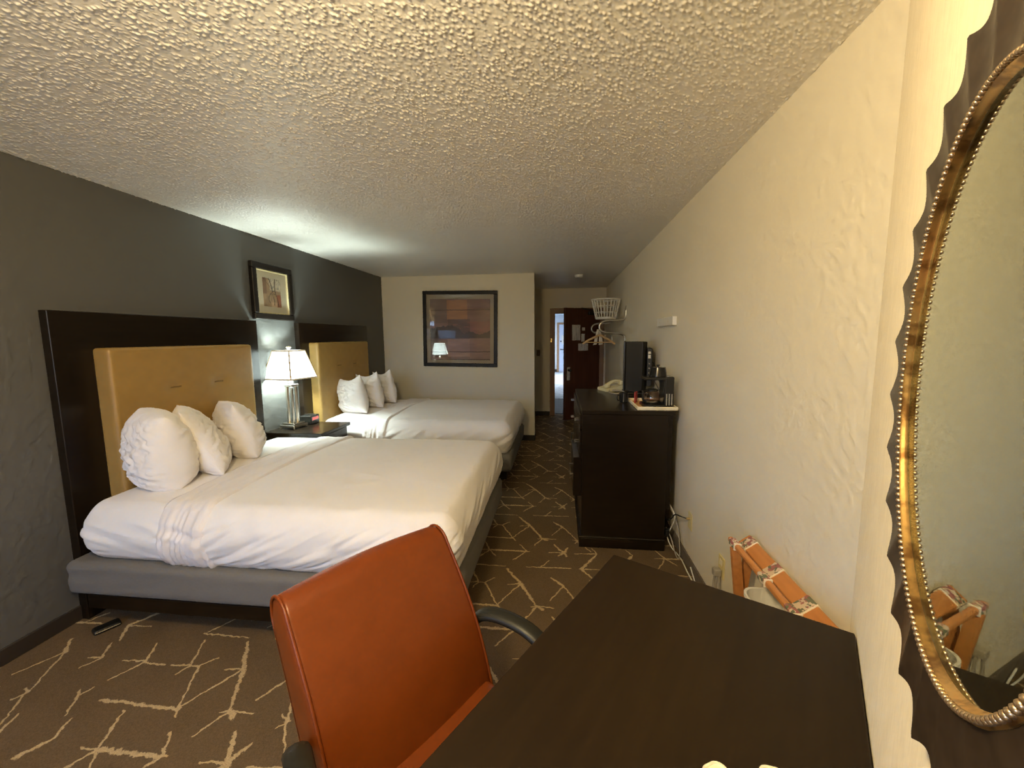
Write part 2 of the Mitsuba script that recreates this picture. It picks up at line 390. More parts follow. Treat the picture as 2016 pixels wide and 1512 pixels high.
wr_ = wall_relief(0.0, 2.1, 0.0, H, 0.0055, 5); wr_.vertices[:, 0] += SC[1]
wr_ = trimesh.Trimesh(np.stack([XR - wr_.vertices[:, 1], wr_.vertices[:, 0], wr_.vertices[:, 2]], 1), wr_.faces, process=False)
if wr_.face_normals.mean(0)[0] > 0:
    wr_.invert()
struct('wall_right', cat([wr_, box(XR, XR + 0.1, SC[1], 8.0, 0, H)]), 'mat_wall_cream', 'long cream textured wall on the right', 30)
sl = trimesh.creation.box(extents=(2.75, 0.1, H)); sl.apply_translation((2.75 / 2, -0.05, H / 2))
ws = wall_relief(0.0, 1.3, 0.45, H, 0.0045, 9); ws.vertices[:, 1] *= 0.8
if ws.face_normals.mean(0)[1] < 0:
    ws.invert()
sl = cat([ws, sl])
struct('wall_slant', frame_to(sl, SC, SD, SN, (0, 0, 1)), 'mat_wall_paper', 'slanted wall with woven wallpaper that holds the mirror', 30)
WX0, WX1, WZ0, WZ1 = -2.05, -0.75, 0.78, 2.1
struct('wall_rear', cat([box(-2.8, WX0, YR - 0.1, YR, 0, H), box(WX1, -0.2, YR - 0.1, YR, 0, H), box(WX0, WX1, YR - 0.1, YR, 0, WZ0), box(WX0, WX1, YR - 0.1, YR, WZ1, H)]), 'mat_wall_cream', 'rear wall with the window')
w1 = struct('window_1', cat([box(WX0, WX1, YR - 0.08, YR - 0.03, WZ0, WZ0 + 0.05), box(WX0, WX1, YR - 0.08, YR - 0.03, WZ1 - 0.05, WZ1), box(WX0, WX0 + 0.05, YR - 0.08, YR - 0.03, WZ0, WZ1), box(WX1 - 0.05, WX1, YR - 0.08, YR - 0.03, WZ0, WZ1),
                             box((WX0 + WX1) / 2 - 0.02, (WX0 + WX1) / 2 + 0.02, YR - 0.08, YR - 0.03, WZ0, WZ1)]), 'mat_white_plastic', 'window frame in the rear wall')
put('pane', box(WX0 + 0.05, WX1 - 0.05, YR - 0.056, YR - 0.055, WZ0 + 0.05, WZ1 - 0.05), 'mat_glass', False, w1)
BB = 0.083
struct('baseboard_left', cbox(XL, XL + 0.012, -1.0, YB, 0, BB), 'mat_baseboard', 'dark baseboard under the charcoal wall')
struct('baseboard_back', cat([cbox(XL, -0.363, YB - 0.012, YB, 0, BB), cbox(-0.363, -0.355, YB - 0.012, YB + 0.12, 0, BB)]), 'mat_baseboard', 'dark baseboard under the back wall')
struct('baseboard_entry', cbox(-0.9, -0.185, YD - 0.012, YD, 0, BB), 'mat_baseboard', 'black baseboard left of the entry door')
struct('baseboard_right', cbox(XR - 0.012, XR, SC[1] + 0.01, YD, 0, BB), 'mat_baseboard_carpet', 'carpet strip baseboard under the right wall')
bb = cbox(0.01, 2.6, 0, 0.012, 0, BB); struct('baseboard_slant', frame_to(bb, SC, SD, SN, (0, 0, 1)), 'mat_baseboard_carpet', 'carpet strip baseboard under the slanted wall')

# ---- corridor beyond the entry door
struct('floor_corridor', box(-2.0, 2.0, 8.0, 17.8, -0.1, -0.001), 'mat_hall_floor', 'mottled grey carpet of the corridor')
struct('ceiling_corridor', box(-2.0, 2.0, 8.0, 17.8, H, H + 0.1), 'mat_hall_wall', 'pale corridor ceiling')
struct('wall_corridor_left', box(-2.1, -2.0, 7.97, 17.8, 0, H), 'mat_hall_wall', 'pale blue corridor wall on the left')
struct('wall_corridor_right', box(2.0, 2.1, 7.97, 17.8, 0, H), 'mat_hall_wall', 'pale blue corridor wall on the right')
struct('wall_corridor_near', cat([box(-2.1, -1.0, 7.97, 8.07, 0, H), box(0.96, 2.1, 7.97, 8.07, 0, H)]), 'mat_hall_wall', 'corridor side of the room wall')
struct('wall_corridor_end', box(-2.0, 2.0, 17.7, 17.8, 0, H), 'mat_hall_wall', 'pale blue wall at the end of the corridor')
struct('baseboard_corridor', cbox(-2.0, -0.11, 17.685, 17.7, 0, 0.12), 'mat_baseboard', 'black baseboard at the end of the corridor')
struct('trim_2', cat([box(-0.11, -0.02, 17.66, 17.70, 0, 2.125), box(0.90, 0.99, 17.66, 17.70, 0, 2.125), box(-0.11, 0.99, 17.66, 17.70, 2.04, 2.125)]), 'mat_door_frame', 'brown frame of the corridor door')
d2 = struct('door_2', cbox(-0.02, 0.90, 17.665, 17.69, 0.01, 2.04), 'mat_hall_door', 'pale blue door at the end of the corridor')
put('handle', cat([cyl((0.06, 17.665, 0.98), (0.06, 17.60, 0.98), 0.03), cyl((0.04, 17.61, 0.98), (0.17, 17.61, 0.98), 0.014)]), 'mat_black_metal', 40, d2)
put('deadbolt', cyl((0.06, 17.665, 1.32), (0.06, 17.63, 1.32), 0.032), 'mat_black_metal', 40, d2)
solo('notice_sheet', box(0.10, 0.30, 17.655, 17.664, 1.22, 1.58), 'mat_paper', 'white notice sheet on the pale blue corridor door', 'notice')
sw2 = solo('wall_switch', cbox(-0.30, -0.20, 17.69, 17.70, 1.08, 1.22), 'mat_bone', 'beige switch plate on the bright corridor wall beside the blue door', 'light switch')
solo('door_mat', rbox(-0.95, 1.2, 8.03, 9.98, -0.0005, 0.012, 0.005, 6), 'mat_dark_mat', 'dark grey mat on the corridor floor just beyond the open door', 'mat')
cl = thing('corridor_light', 'flat white ceiling light in the corridor beyond the door', 'ceiling light')
put('frame', cbox(-0.62, 0.62, 13.7, 14.9, H - 0.05, H - 0.001), 'mat_white_plastic', 30, cl)
put('diffuser', box(-0.58, 0.58, 13.74, 14.86, H - 0.056, H - 0.051), 'mat_bulb', False, cl, emitter=emit((0.93, 1.0, 1.08), HALL_L, 0.4))

# ---- entry door and its frame
struct('trim_1', cat([cbox(-0.182, OX0 + 0.004, YD - 0.018, YD, 0, 2.07), cbox(OX1 - 0.004, 0.835, YD - 0.018, YD, 0, 2.07), cbox(-0.182, 0.835, YD - 0.018, YD, OZ - 0.004, 2.07),
                      box(OX0 - 0.001, OX0 + 0.012, YD, YD + 0.1, 0, OZ), box(OX1 - 0.012, OX1 + 0.001, YD, YD + 0.1, 0, OZ), box(OX0, OX1, YD, YD + 0.1, OZ - 0.012, OZ + 0.001)]), 'mat_door_frame', 'brown wooden frame of the entry door')
HP = np.array([0.752, YD - 0.02, 0.0]); LP = np.array([0.098, 7.345, 0.0]); ld = (LP - HP) / np.linalg.norm(LP - HP); ln = np.array([ld[1], -ld[0], 0.0])
if ln[1] > 0:
    ln = -ln
LW = np.linalg.norm(LP - HP)
leaf = cbox(0.0, LW, -0.042, 0.0, 0.012, 2.045, 0.002)
d1 = struct('door_1', frame_to(leaf, HP, ld, ln, (0, 0, 1)), 'mat_door_wood', 'dark red-brown entry door standing half open')
on_leaf = lambda m: frame_to(m, HP, ld, ln, (0, 0, 1))
KX = LW - 0.075
put('knob', on_leaf(cat([cyl((KX, 0, 0.93), (KX, 0.05, 0.93), 0.012), ball((KX, 0.06, 0.93), 0.027)])), 'mat_black_metal', 40, d1)
put('closer_arm', on_leaf(cat([cbox(0.05, 0.30, 0.002, 0.045, 1.93, 1.99), tube([(0.2, 0.045, 2.0), (0.36, 0.02, 2.035), (0.44, -0.01, 2.05)], 0.009)])), 'mat_black_metal', 30, d1)


def on_door(px0, px1, z0, z1, t=0.0015, y=0.001):
    return on_leaf(box(px0, px1, y, y + t, z0, z1))


def leaf_u(x):
    return (HP[0] - x) / -ld[0]


solo('safety_notice', on_door(leaf_u(0.375), leaf_u(0.225), 1.465, 1.745), 'mat_sign_print', 'tall printed notice sheet on the dark entry door', 'notice')
solo('small_label', on_door(leaf_u(0.462), leaf_u(0.408), 1.64, 1.70), 'mat_paper', 'tiny square white label near the top right of the door', 'label')
solo('door_card', on_door(leaf_u(0.458), leaf_u(0.394), 1.44, 1.585), 'mat_paper', 'narrow grey card on the door behind the wooden hanger', 'card')
solo('rate_card', on_door(leaf_u(0.525), leaf_u(0.340), 1.275, 1.405), 'mat_sign_print', 'wide white card on the door under the wooden hanger', 'card')
import shapely.geometry as sg
dh = sg.box(KX - 0.036, 0.745, KX + 0.036, 0.985).difference(sg.Point(KX, 0.93).buffer(0.022))
dm = trimesh.creation.extrude_polygon(dh, 0.0015, engine='earcut'); dm.apply_transform(np.array([[1, 0, 0, 0], [0, 0, 1, 0.008], [0, 1, 0, 0], [0, 0, 0, 1.0]]))
solo('door_hanger', on_leaf(dm), 'mat_sign_print', 'white hang tag around the entry door knob', 'door tag', False)
lt = thing('door_latch', 'small brass security latch on the brown door frame', 'door latch')
put('plate', cbox(-0.172, -0.142, YD - 0.024, YD - 0.018, 1.43, 1.50, 0.002), 'mat_brass', 30, lt)
put('bar', tube([(-0.165, YD - 0.026, 1.485), (-0.165, YD - 0.06, 1.485), (-0.15, YD - 0.06, 1.455), (-0.15, YD - 0.026, 1.445)], 0.006), 'mat_brass', 40, lt)
ls = thing('light_switch', 'brown light switch on the passage wall left of the door', 'light switch')
put('plate', cbox(-0.442, -0.372, YD - 0.007, YD, 1.165, 1.285, 0.003), 'mat_brown_plastic', 30, ls)
put('toggle', cbox(-0.412, -0.402, YD - 0.018, YD - 0.006, 1.21, 1.24, 0.002), 'mat_brown_plastic', 30, ls)
sd = thing('smoke_detector', 'round white smoke detector on the passage ceiling', 'smoke detector')
put('base', lathe([(0.0, H - 0.001), (0.066, H - 0.001), (0.066, H - 0.012), (0.0, H - 0.012)], 28, (0.281, 6.195, 0)), 'mat_white_plastic', 30, sd)
put('cover', lathe([(0.0, H - 0.012), (0.060, H - 0.012), (0.058, H - 0.03), (0.045, H - 0.042), (0.0, H - 0.045)], 28, (0.281, 6.195, 0)), 'mat_white_plastic', 30, sd)


# ================================================================ beds
def ridge(a):
    return 1 - np.abs(2 * a - 1)


def rounded_surface(x0, x1, y0, y1, z0, z1, r, step, disp):
    """surface of a rounded box on a fine grid, moved along its normal by disp(p, n)"""
    lo, hi = np.array([x0, y0, z0]), np.array([x1, y1, z1]); ms = []
    for ax in range(3):
        o = [k for k in range(3) if k != ax]
        ga = np.linspace(lo[o[0]], hi[o[0]], max(6, int((hi - lo)[o[0]] / step))); gb = np.linspace(lo[o[1]], hi[o[1]], max(6, int((hi - lo)[o[1]] / step)))
        A, B = np.meshgrid(ga, gb, indexing='ij')
        for side in (0, 1):
            P = np.zeros(A.shape + (3,)); P[..., o[0]], P[..., o[1]], P[..., ax] = A, B, (lo, hi)[side][ax]
            rv = np.broadcast_to(np.asarray(r, float), (3,))
            q = np.clip(P, lo + rv, hi - rv); n = (P - q) / rv; n /= np.linalg.norm(n, axis=-1, keepdims=True); P = q + rv * n
            n = n / rv; n /= np.linalg.norm(n, axis=-1, keepdims=True)
            P = P + n * disp(P, n)[..., None]
            m = grid_mesh(P)
            c = np.cross(P[1, 0] - P[0, 0], P[0, 1] - P[0, 0]); mid = P.mean((0, 1)) - (lo + hi) / 2
            fn = m.face_normals.mean(0)
            if fn @ mid < 0:
                m.faces = m.faces[:, ::-1]
            ms.append(m)
    m = cat(ms); m.merge_vertices(digits_vertex=5)
    return m


def cut(m, keep):
    c = m.triangles_center
    s = m.submesh([np.nonzero(keep(c))[0]], append=True, repair=False)
    return s


def make_bed(y0, y1, label, step, seed):
    xh, xf = -2.488, -0.475
    yc, hw = (y0 + y1) / 2, (y1 - y0) / 2
    zb, zt = 0.375, 0.695

    def wr(P, n):
        x, y, z = P[..., 0], P[..., 1], P[..., 2]
        side = sm(0.25, 0.8, 1 - np.abs(n[..., 2])); top = 1 - side
        al = np.where(x > -1.75, 0.42, -0.22)
        s = x + (y - yc) * 0.6
        a = s * np.cos(al) + z * np.sin(al); b = -s * np.sin(al) + z * np.cos(al)
        f = meshkit.fbm(np.stack([a * 3.2, b * 26, y * 0 + seed * 3.7], -1), 3, seed)
        f2 = meshkit.fbm(np.stack([a * 2.0, b * 55, y * 0 + seed], -1), 2, seed + 5)
        low = sm(0.69, 0.54, z)
        amt = 0.30 + 0.7 * meshkit.noise(np.stack([x * 2.2, y * 1.5, z * 2 + seed], -1), seed + 9)
        cr = np.exp(-((meshkit.noise(np.stack([a * 3.0, b * 20, y * 0 + seed * 1.7], -1), seed + 21) - 0.5) / 0.13) ** 2) * amt
        d = side * (-0.020 * low * cr + low * (0.030 * (ridge(f) - 0.6) * amt + 0.014 * (f2 - 0.5)) + 0.008 * (f - 0.5))
        # soft long wrinkles on the top, and gathered folds at the two foot corners
        g = meshkit.fbm(np.stack([x * 1.6 + y * 5, y * 3.0 - x * 4.0, x * 0 + seed], -1), 3, seed + 2)
        d += top * (0.012 * (ridge(g) - 0.55) * sm(xh + 0.5, xh + 1.0, x) - 0.004 * np.exp(-((meshkit.noise(np.stack([x * 1.3 + y * 4.5, y * 2.6 - x * 5.0, x * 0 + seed], -1), seed + 31) - 0.5) / 0.07) ** 2) * amt * sm(xh + 0.6, xh + 0.9, x))
        for yk in (y0, y1):
            dd = np.hypot(x - xf, y - yk)
            ang = np.arctan2(z - 0.70, np.abs(x - xf) + np.abs(y - yk) + 0.04)
            d += 0.013 * sm(0.42, 0.08, dd) * side * (ridge(meshkit.fbm(np.stack([ang * 6, dd * 1.5, x * 0 + yk], -1), 2, seed + 4)) - 0.5)
        crown = 0.030 * np.clip(1 - ((y - yc) / hw) ** 2, 0, 1) * np.clip((xf - x) * 3, 0, 1) ** 0.5 * np.clip((x - xh) * 4 + 0.25, 0, 1)
        return d + top * crown * np.maximum(n[..., 2], 0) + 0.012 * side * np.exp(-((z - 0.55) / 0.10) ** 2)

    b = thing('bed', label, 'bed', 'white beds along the charcoal wall')
    sur = rounded_surface(xh, xf, y0, y1, zb, zt, (0.085, 0.105, 0.150), step, wr)
    XA, XB, XC = -2.03, -1.74, -1.80
    put('fitted_sheet', cut(sur, lambda c: c[:, 0] < -1.70), 'mat_sheet', True, b, 'white fitted sheet on the head end')
    lift = lambda P, n: wr(P, n) + 0.006 * sm(XC, XC + 0.02, P[..., 0])
    top = rounded_surface(xh, xf, y0, y1, zb, zt, (0.085, 0.105, 0.150), step, lift)
    put('top_sheet', cut(top, lambda c: c[:, 0] > XC), 'mat_sheet', True, b, 'smooth white top sheet tucked in at the foot')

    def band(P, n):
        x, y, z = P[..., 0], P[..., 1], P[..., 2]
        side = 1 - np.abs(n[..., 2])
        s = np.where(np.abs(y - yc) > hw - 0.05, z, y)
        skew = 0.03 * np.sin(s * 7)
        e = sm(XA, XA + 0.016, x + 0.02 * np.sin(y * 3)) * sm(XB + 0.004, XB - 0.010, x)
        f = meshkit.fbm(np.stack([(x + skew) * 34, s * 1.0, s * 0 + seed], -1), 2, seed + 11)
        return wr(P, n) * 0.7 - 0.004 + e * (0.020 + (0.008 + 0.016 * side) * (ridge(f) - 0.5) - e * (0.004 + 0.010 * side) * np.exp(-((meshkit.noise(np.stack([(x + skew) * 30, s * 0.8, s * 0 + seed], -1), seed + 41) - 0.5) / 0.12) ** 2)) + 0.006 * sm(XC, XC + 0.02, x) + 0.006 * np.exp(-((x - XB + 0.016) / 0.007) ** 2)
    fold = rounded_surface(xh, xf, y0, y1, zb, zt, (0.085, 0.105, 0.150), step * 0.8, band)
    put('sheet_fold', cut(fold, lambda c: (c[:, 0] > XA - 0.02) & (c[:, 0] < XB + 0.02) & (c[:, 2] > 0.385)), 'mat_sheet_fold', True, b, 'turned down creased band of sheet across the bed')

    def bs(P, n):
        x, y, z = P[..., 0], P[..., 1], P[..., 2]
        f = meshkit.fbm(np.stack([(x + y * 0.7) * 1.7 + z * 3, z * 26 - (x + y) * 2.0, x * 0 + seed], -1), 2, seed + 3)
        return 0.007 * (ridge(f) - 0.5) * (1 - np.abs(n[..., 2]))
    put('box_spring', rounded_surface(-2.588, xf + 0.005, y0 - 0.004, y1 - 0.005, 0.203, 0.385, 0.035, step * 1.3, bs), 'mat_grey_cloth', True, b, 'box spring in a grey fabric cover')
    fr = [cbox(xh, xf - 0.04, y0 + 0.012, y0 + 0.035, 0.125, 0.203), cbox(xh, xf - 0.04, y1 - 0.035, y1 - 0.012, 0.125, 0.203), cbox(xf - 0.075, xf - 0.05, y0 + 0.035, y1 - 0.035, 0.125, 0.203), cbox(xh, xh + 0.025, y0 + 0.035, y1 - 0.035, 0.125, 0.203)]
    put('rail_frame', cat(fr), 'mat_espresso', 30, b, 'dark bed frame rails')
    for lx in (xh + 0.30, xf - 0.25):
        for ly in (y0 + 0.30, y1 - 0.30):
            put('leg', cat([cyl((lx, ly, 0.02), (lx, ly, 0.167), 0.018), cyl((lx, ly, 0.0), (lx, ly, 0.03), 0.03)]), 'mat_black_metal', 30, b)
    return b


make_bed(1.72, 3.25, 'nearer white bed with turned down sheet, behind the leather chair', 0.011, 3)
make_bed(3.86, 5.36, 'farther white bed beside the back wall with the large picture', 0.016, 8)


def make_headboard(y0, y1, cy0, cy1, label):
    h = thing('headboard', label, 'headboard', 'headboards on the charcoal wall')
    put('panel', cbox(XL + 0.002, XL + 0.052, y0, y1, 0.0, 1.70, 0.003), 'mat_espresso', 30, h, 'dark espresso wood panel')
    zc0, zc1 = 0.56, 1.50
    c0, c1 = XL + 0.052, XL + 0.150
    tz = 1.235; ty = [cy0 + (cy1 - cy0) * t for t in (0.36, 0.68)]

    def dsp(P, n):
        d = np.zeros(P.shape[:-1])
        for t in ty:
            e = np.hypot(np.maximum(np.abs(P[..., 1] - t) - 0.035, 0) / 0.030, (P[..., 2] - tz) / 0.030)
            d -= 0.010 * np.exp(-e ** 2)
        f = meshkit.fbm(P * [1, 3.0, 3.0], 2, 4)
        return (d + 0.004 * (f - 0.5)) * np.abs(n[..., 0])
    cu = put('cushion', rounded_surface(c0 - 0.02, c1, cy0, cy1, zc0, zc1, 0.020, 0.014, dsp), 'mat_mustard', True, h, 'mustard vinyl cushion')
    for t in ty:
        put('tuft', rbox(c1 - 0.0105, c1 - 0.0062, t - 0.038, t + 0.038, tz - 0.0045, tz + 0.0045, 0.002, 6), 'mat_tuft', 30, cu)
    return h


make_headboard(1.80, 3.247, 1.985, 3.055, 'dark wood headboard with mustard cushion behind the nearer bed')
make_headboard(3.817, 5.276, 3.965, 5.09, 'dark wood headboard with mustard cushion behind the farther bed')


def make_pillow(c, u, lean, w, h, t, label, seed, tilt=0.0, rnd=0.0, ears=0.08, pw=1.1, group=None):
    """c: bottom centre; u: horizontal in-plane direction; lean: vector by which the top moves"""
    N = 72
    g = np.sin(np.linspace(-1, 1, N) * np.pi / 2)
    U, V = np.meshgrid(g, g, indexing='ij')
    u = np.array([*u, 0.0]); u /= np.linalg.norm(u)
    up = np.array([0, 0, h]) + np.array([*lean, 0.0]); up = up / np.linalg.norm(up)
    n = np.cross(u, up); n /= np.linalg.norm(n); u = np.cross(up, n)
    if tilt:
        cu, su = math.cos(tilt), math.sin(tilt); u, up = cu * u + su * up, -su * u + cu * up
    X = U * w / 2 * (1 - rnd * V ** 2) * (1 - ears * 0.6 * (1 - V ** 2))
    Z = V * h / 2 * (1 - rnd * 0.8 * U ** 2) * (1 - np.where(V > 0, ears * 1.8, ears * 0.5) * (1 - U ** 2) * np.abs(V))
    crease = lambda f, w: np.exp(-((f - 0.5) / w) ** 2)
    sag = 1.0 - 0.20 * V
    prof = np.sqrt(np.clip((1 - np.abs(U) ** 2.6) * (1 - np.abs(V) ** 2.4), 0, 1)) ** pw * sag
    ms = []
    for s in (1, -1):
        q = np.stack([U * 2.2 + V * 1.3, V * 2.4 - U * 0.8, U * 0 + s * 3 + seed], -1)
        q2 = np.stack([U * 4.5 + V * 3, V * 7 - U * 3, U * 0 + s * 5 + seed], -1)
        edge = sm(1.0, 0.55, np.maximum(np.abs(U), np.abs(V)))
        wrk = 0.030 * (ridge(meshkit.fbm(q * 1.3, 2, seed)) - 0.6) - 0.011 * crease(meshkit.noise(q2 * 0.8, seed + 1), 0.10) * edge - 0.010 * crease(meshkit.noise(q2[..., [1, 0, 2]] * 1.1 + 3, seed + 6), 0.10) - 0.006 * crease(meshkit.noise(q * 1.7 + 7, seed + 8), 0.12)
        Y = s * (prof * t / 2 + wrk * np.sqrt(np.clip(prof, 0, 1)))
        P = np.asarray(c, float) + up * (h / 2 * 0.96) + X[..., None] * u + Z[..., None] * up + Y[..., None] * n
        P[..., 2] = np.maximum(P[..., 2], c[2] + 0.004 * (np.asarray(c)[2] - P[..., 2]))
        m = grid_mesh(P)
        if m.face_normals.mean(0) @ (n * s) < 0:
            m.faces = m.faces[:, ::-1]
        ms.append(m)
    m = cat(ms); m.merge_vertices(digits_vertex=5)
    return solo('pillow', m, 'mat_pillow', label, 'pillow', True, group or 'pillows on the beds')


ZP = 0.705
make_pillow((-2.262, 2.035, ZP), (-0.90, 0.44), (-0.08, -0.02), 0.40, 0.475, 0.31, 'plump crumpled white pillow on the nearer bed, nearest of the three', 21, 0.20, 0.14, 0.03, 0.9)
make_pillow((-2.185, 2.315, ZP + 0.01), (-0.74, 0.67), (-0.20, -0.10), 0.50, 0.47, 0.225, 'white pillow in the middle of three on the nearer bed, leaning back', 34, 0.12, 0.06, 0.03)
make_pillow((-2.225, 2.620, ZP + 0.01), (-0.80, 0.60), (-0.15, -0.05), 0.48, 0.43, 0.26, 'white pillow on the nearer bed closest to the lamp', 47, 0.14, 0.08, 0.03)
make_pillow((-2.27, 4.255, ZP), (-0.85, 0.52), (-0.06, 0.0), 0.46, 0.43, 0.25, 'white pillow on the farther bed closest to the nightstand', 51, -0.02, 0.0, 0.13)
make_pillow((-2.235, 4.58, ZP + 0.01), (-0.85, 0.52), (-0.06, 0.0), 0.46, 0.43, 0.23, 'white pillow in the middle of three on the farther bed', 63, 0.0, 0.0, 0.12)
make_pillow((-2.20, 4.92, ZP + 0.01), (-0.80, 0.60), (-0.05, 0.0), 0.46, 0.43, 0.21, 'white pillow on the farther bed nearest the back wall', 72, -0.04, 0.0, 0.14)

# ================================================================ nightstand, lamp, clock
ns = thing('nightstand', 'dark wood nightstand between the two beds under the lamp', 'nightstand')
NX0, NX1, NY0, NY1, NZ = XL + 0.01, -2.085, 3.285, 3.785, 0.705
put('top', cbox(NX0, NX1, NY0, NY1, NZ - 0.028, NZ, 0.003), 'mat_espresso', 30, ns)
put('side', cbox(NX0, NX1 - 0.03, NY0 + 0.015, NY0 + 0.035, 0.0, NZ - 0.028), 'mat_espresso', 30, ns)
put('side', cbox(NX0, NX1 - 0.03, NY1 - 0.035, NY1 - 0.015, 0.0, NZ - 0.028), 'mat_espresso', 30, ns)
put('back', cbox(NX0, NX0 + 0.012, NY0 + 0.035, NY1 - 0.035, 0.05, NZ - 0.028), 'mat_espresso', 30, ns)
put('shelf', cbox(NX0 + 0.012, NX1 - 0.03, NY0 + 0.035, NY1 - 0.035, 0.09, 0.11), 'mat_espresso', 30, ns)
dw = put('drawer', cbox(NX0 + 0.03, NX1 - 0.02, NY0 + 0.04, NY1 - 0.04, 0.51, NZ - 0.035), 'mat_espresso', 30, ns)
put('knob', ball((NX1 - 0.008, (NY0 + NY1) / 2, 0.585), 0.014), 'mat_nickel', 40, dw)

tl = thing('table_lamp', 'lit table lamp with white square shade and metal columns on the nightstand', 'lamp')
LX, LY = -2.492, 3.50
LR = -9.7
lrot = lambda m: rotz(m, LR, (LX, LY, 0))
bz = NZ
put('base', lrot(cat([cbox(LX - 0.085, LX + 0.085, LY - 0.085, LY + 0.085, bz + 0.014, bz + 0.040, 0.004), cbox(LX - 0.066, LX + 0.066, LY - 0.066, LY + 0.066, bz + 0.040, bz + 0.056, 0.003)])), 'mat_nickel', 30, tl)
for sx in (-1, 1):
    for sy in (-1, 1):
        put('foot', lrot(ball((LX + sx * 0.074, LY + sy * 0.074, bz + 0.0085), 0.0085, 8)), 'mat_nickel', 40, tl)
for sx in (-1, 1):
    for sy in (-1, 1):
        put('column', lrot(cbox(LX + sx * 0.026 - 0.010, LX + sx * 0.026 + 0.010, LY + sy * 0.026 - 0.010, LY + sy * 0.026 + 0.010, bz + 0.056, bz + 0.395, 0.002)), 'mat_nickel', 30, tl)
put('cap', lrot(cat([cbox(LX - 0.044, LX + 0.044, LY - 0.044, LY + 0.044, bz + 0.395, bz + 0.415, 0.003), ball((LX + 0.046, LY - 0.046, bz + 0.385), 0.012, 8)])), 'mat_nickel', 30, tl)
put('neck', lathe([(0.0, bz + 0.415), (0.014, bz + 0.417), (0.022, bz + 0.435), (0.014, bz + 0.455), (0.010, bz + 0.47), (0.010, bz + 0.56), (0.0, bz + 0.56)], 20, (LX, LY, 0)), 'mat_nickel', 40, tl)
SZ0, SZ1, A0, A1 = 1.178, 1.432, 0.158, 0.094
for k in range(4):
    c = [(-1, -1), (1, -1), (1, 1), (-1, 1)]; a, b = c[k], c[(k + 1) % 4]
    quad = lambda o: np.array([(LX + a[0] * (A0 + o), LY + a[1] * (A0 + o), SZ0), (LX + b[0] * (A0 + o), LY + b[1] * (A0 + o), SZ0), (LX + b[0] * (A1 + o), LY + b[1] * (A1 + o), SZ1), (LX + a[0] * (A1 + o), LY + a[1] * (A1 + o), SZ1)])
    put('shade_panel', lrot(trimesh.convex.convex_hull(np.vstack([quad(0), quad(-0.002)]))), 'mat_shade_cloth', False, tl, emitter=emit(COOL, COOL_SHADE, 0.5))
    put('shade_rib', lrot(cyl((LX + a[0] * (A0 + 0.0015), LY + a[1] * (A0 + 0.0015), SZ0), (LX + a[0] * (A1 + 0.0015), LY + a[1] * (A1 + 0.0015), SZ1), 0.0045, 8)), 'mat_brass', 30, tl)
for z, A in ((SZ0, A0), (SZ1, A1)):
    put('shade_trim', lrot(cat([cbox(LX - A - 0.004, LX + A + 0.004, LY + s * A - 0.004, LY + s * A + 0.004, z - 0.005, z + 0.006, 0.001) for s in (-1, 1)] + [cbox(LX + s * A - 0.004, LX + s * A + 0.004, LY - A + 0.004, LY + A - 0.004, z - 0.005, z + 0.006, 0.001) for s in (-1, 1)])), 'mat_cream', 30, tl)
put('spider', lrot(cat([cyl((LX - A1, LY, SZ1), (LX + A1, LY, SZ1), 0.003, 8), cyl((LX, LY - A1, SZ1), (LX, LY + A1, SZ1), 0.003, 8), cyl((LX, LY, bz + 0.56), (LX, LY, SZ1 + 0.012), 0.003, 8)])), 'mat_brass', 30, tl)
put('finial', lathe([(0.0, SZ1 + 0.008), (0.010, SZ1 + 0.010), (0.008, SZ1 + 0.014), (0.019, SZ1 + 0.022), (0.022, SZ1 + 0.032), (0.016, SZ1 + 0.041), (0.0, SZ1 + 0.044)], 20, (LX, LY, 0)), 'mat_cream', 40, tl)
put('bulb', ball((LX, LY, 1.305), 0.034, 12), 'mat_bulb', True, tl, emitter=emit(COOL, COOL_BULB, 4.0))

ck = thing('alarm_clock', 'black alarm clock with red digits on the nightstand by the lamp', 'clock')
CX0, CX1, CY0, CY1 = -2.515, -2.395, 3.615, 3.76
put('body', rbox(CX0, CX1, CY0, CY1, NZ, NZ + 0.088, 0.010, 8), 'mat_black_plastic', 30, ck)
put('display', cbox(CX1 - 0.004, CX1 + 0.001, CY0 + 0.012, CY1 - 0.012, NZ + 0.036, NZ + 0.078, 0.001), 'mat_black_gloss', 30, ck)
put('snooze_button', rbox(CX0 + 0.02, CX1 - 0.03, CY0 + 0.03, CY1 - 0.03, NZ + 0.085, NZ + 0.094, 0.004, 6), 'mat_black_gloss', 30, ck)
tx = meshkit.text_mesh('10:00', 0.026, 0.0015, True); tx.apply_translation((-tx.bounds.mean(0)[0], 0, 0))
tx = frame_to(tx, (CX1 + 0.001, (CY0 + CY1) / 2, NZ + 0.044), (0, 1, 0), (0, 0, 1), (1, 0, 0))
put('digits', tx, 'mat_red_packet', False, ck, 'glowing red digits', emitter=emit((1.0, 0.12, 0.10), 1.0, 0.02))

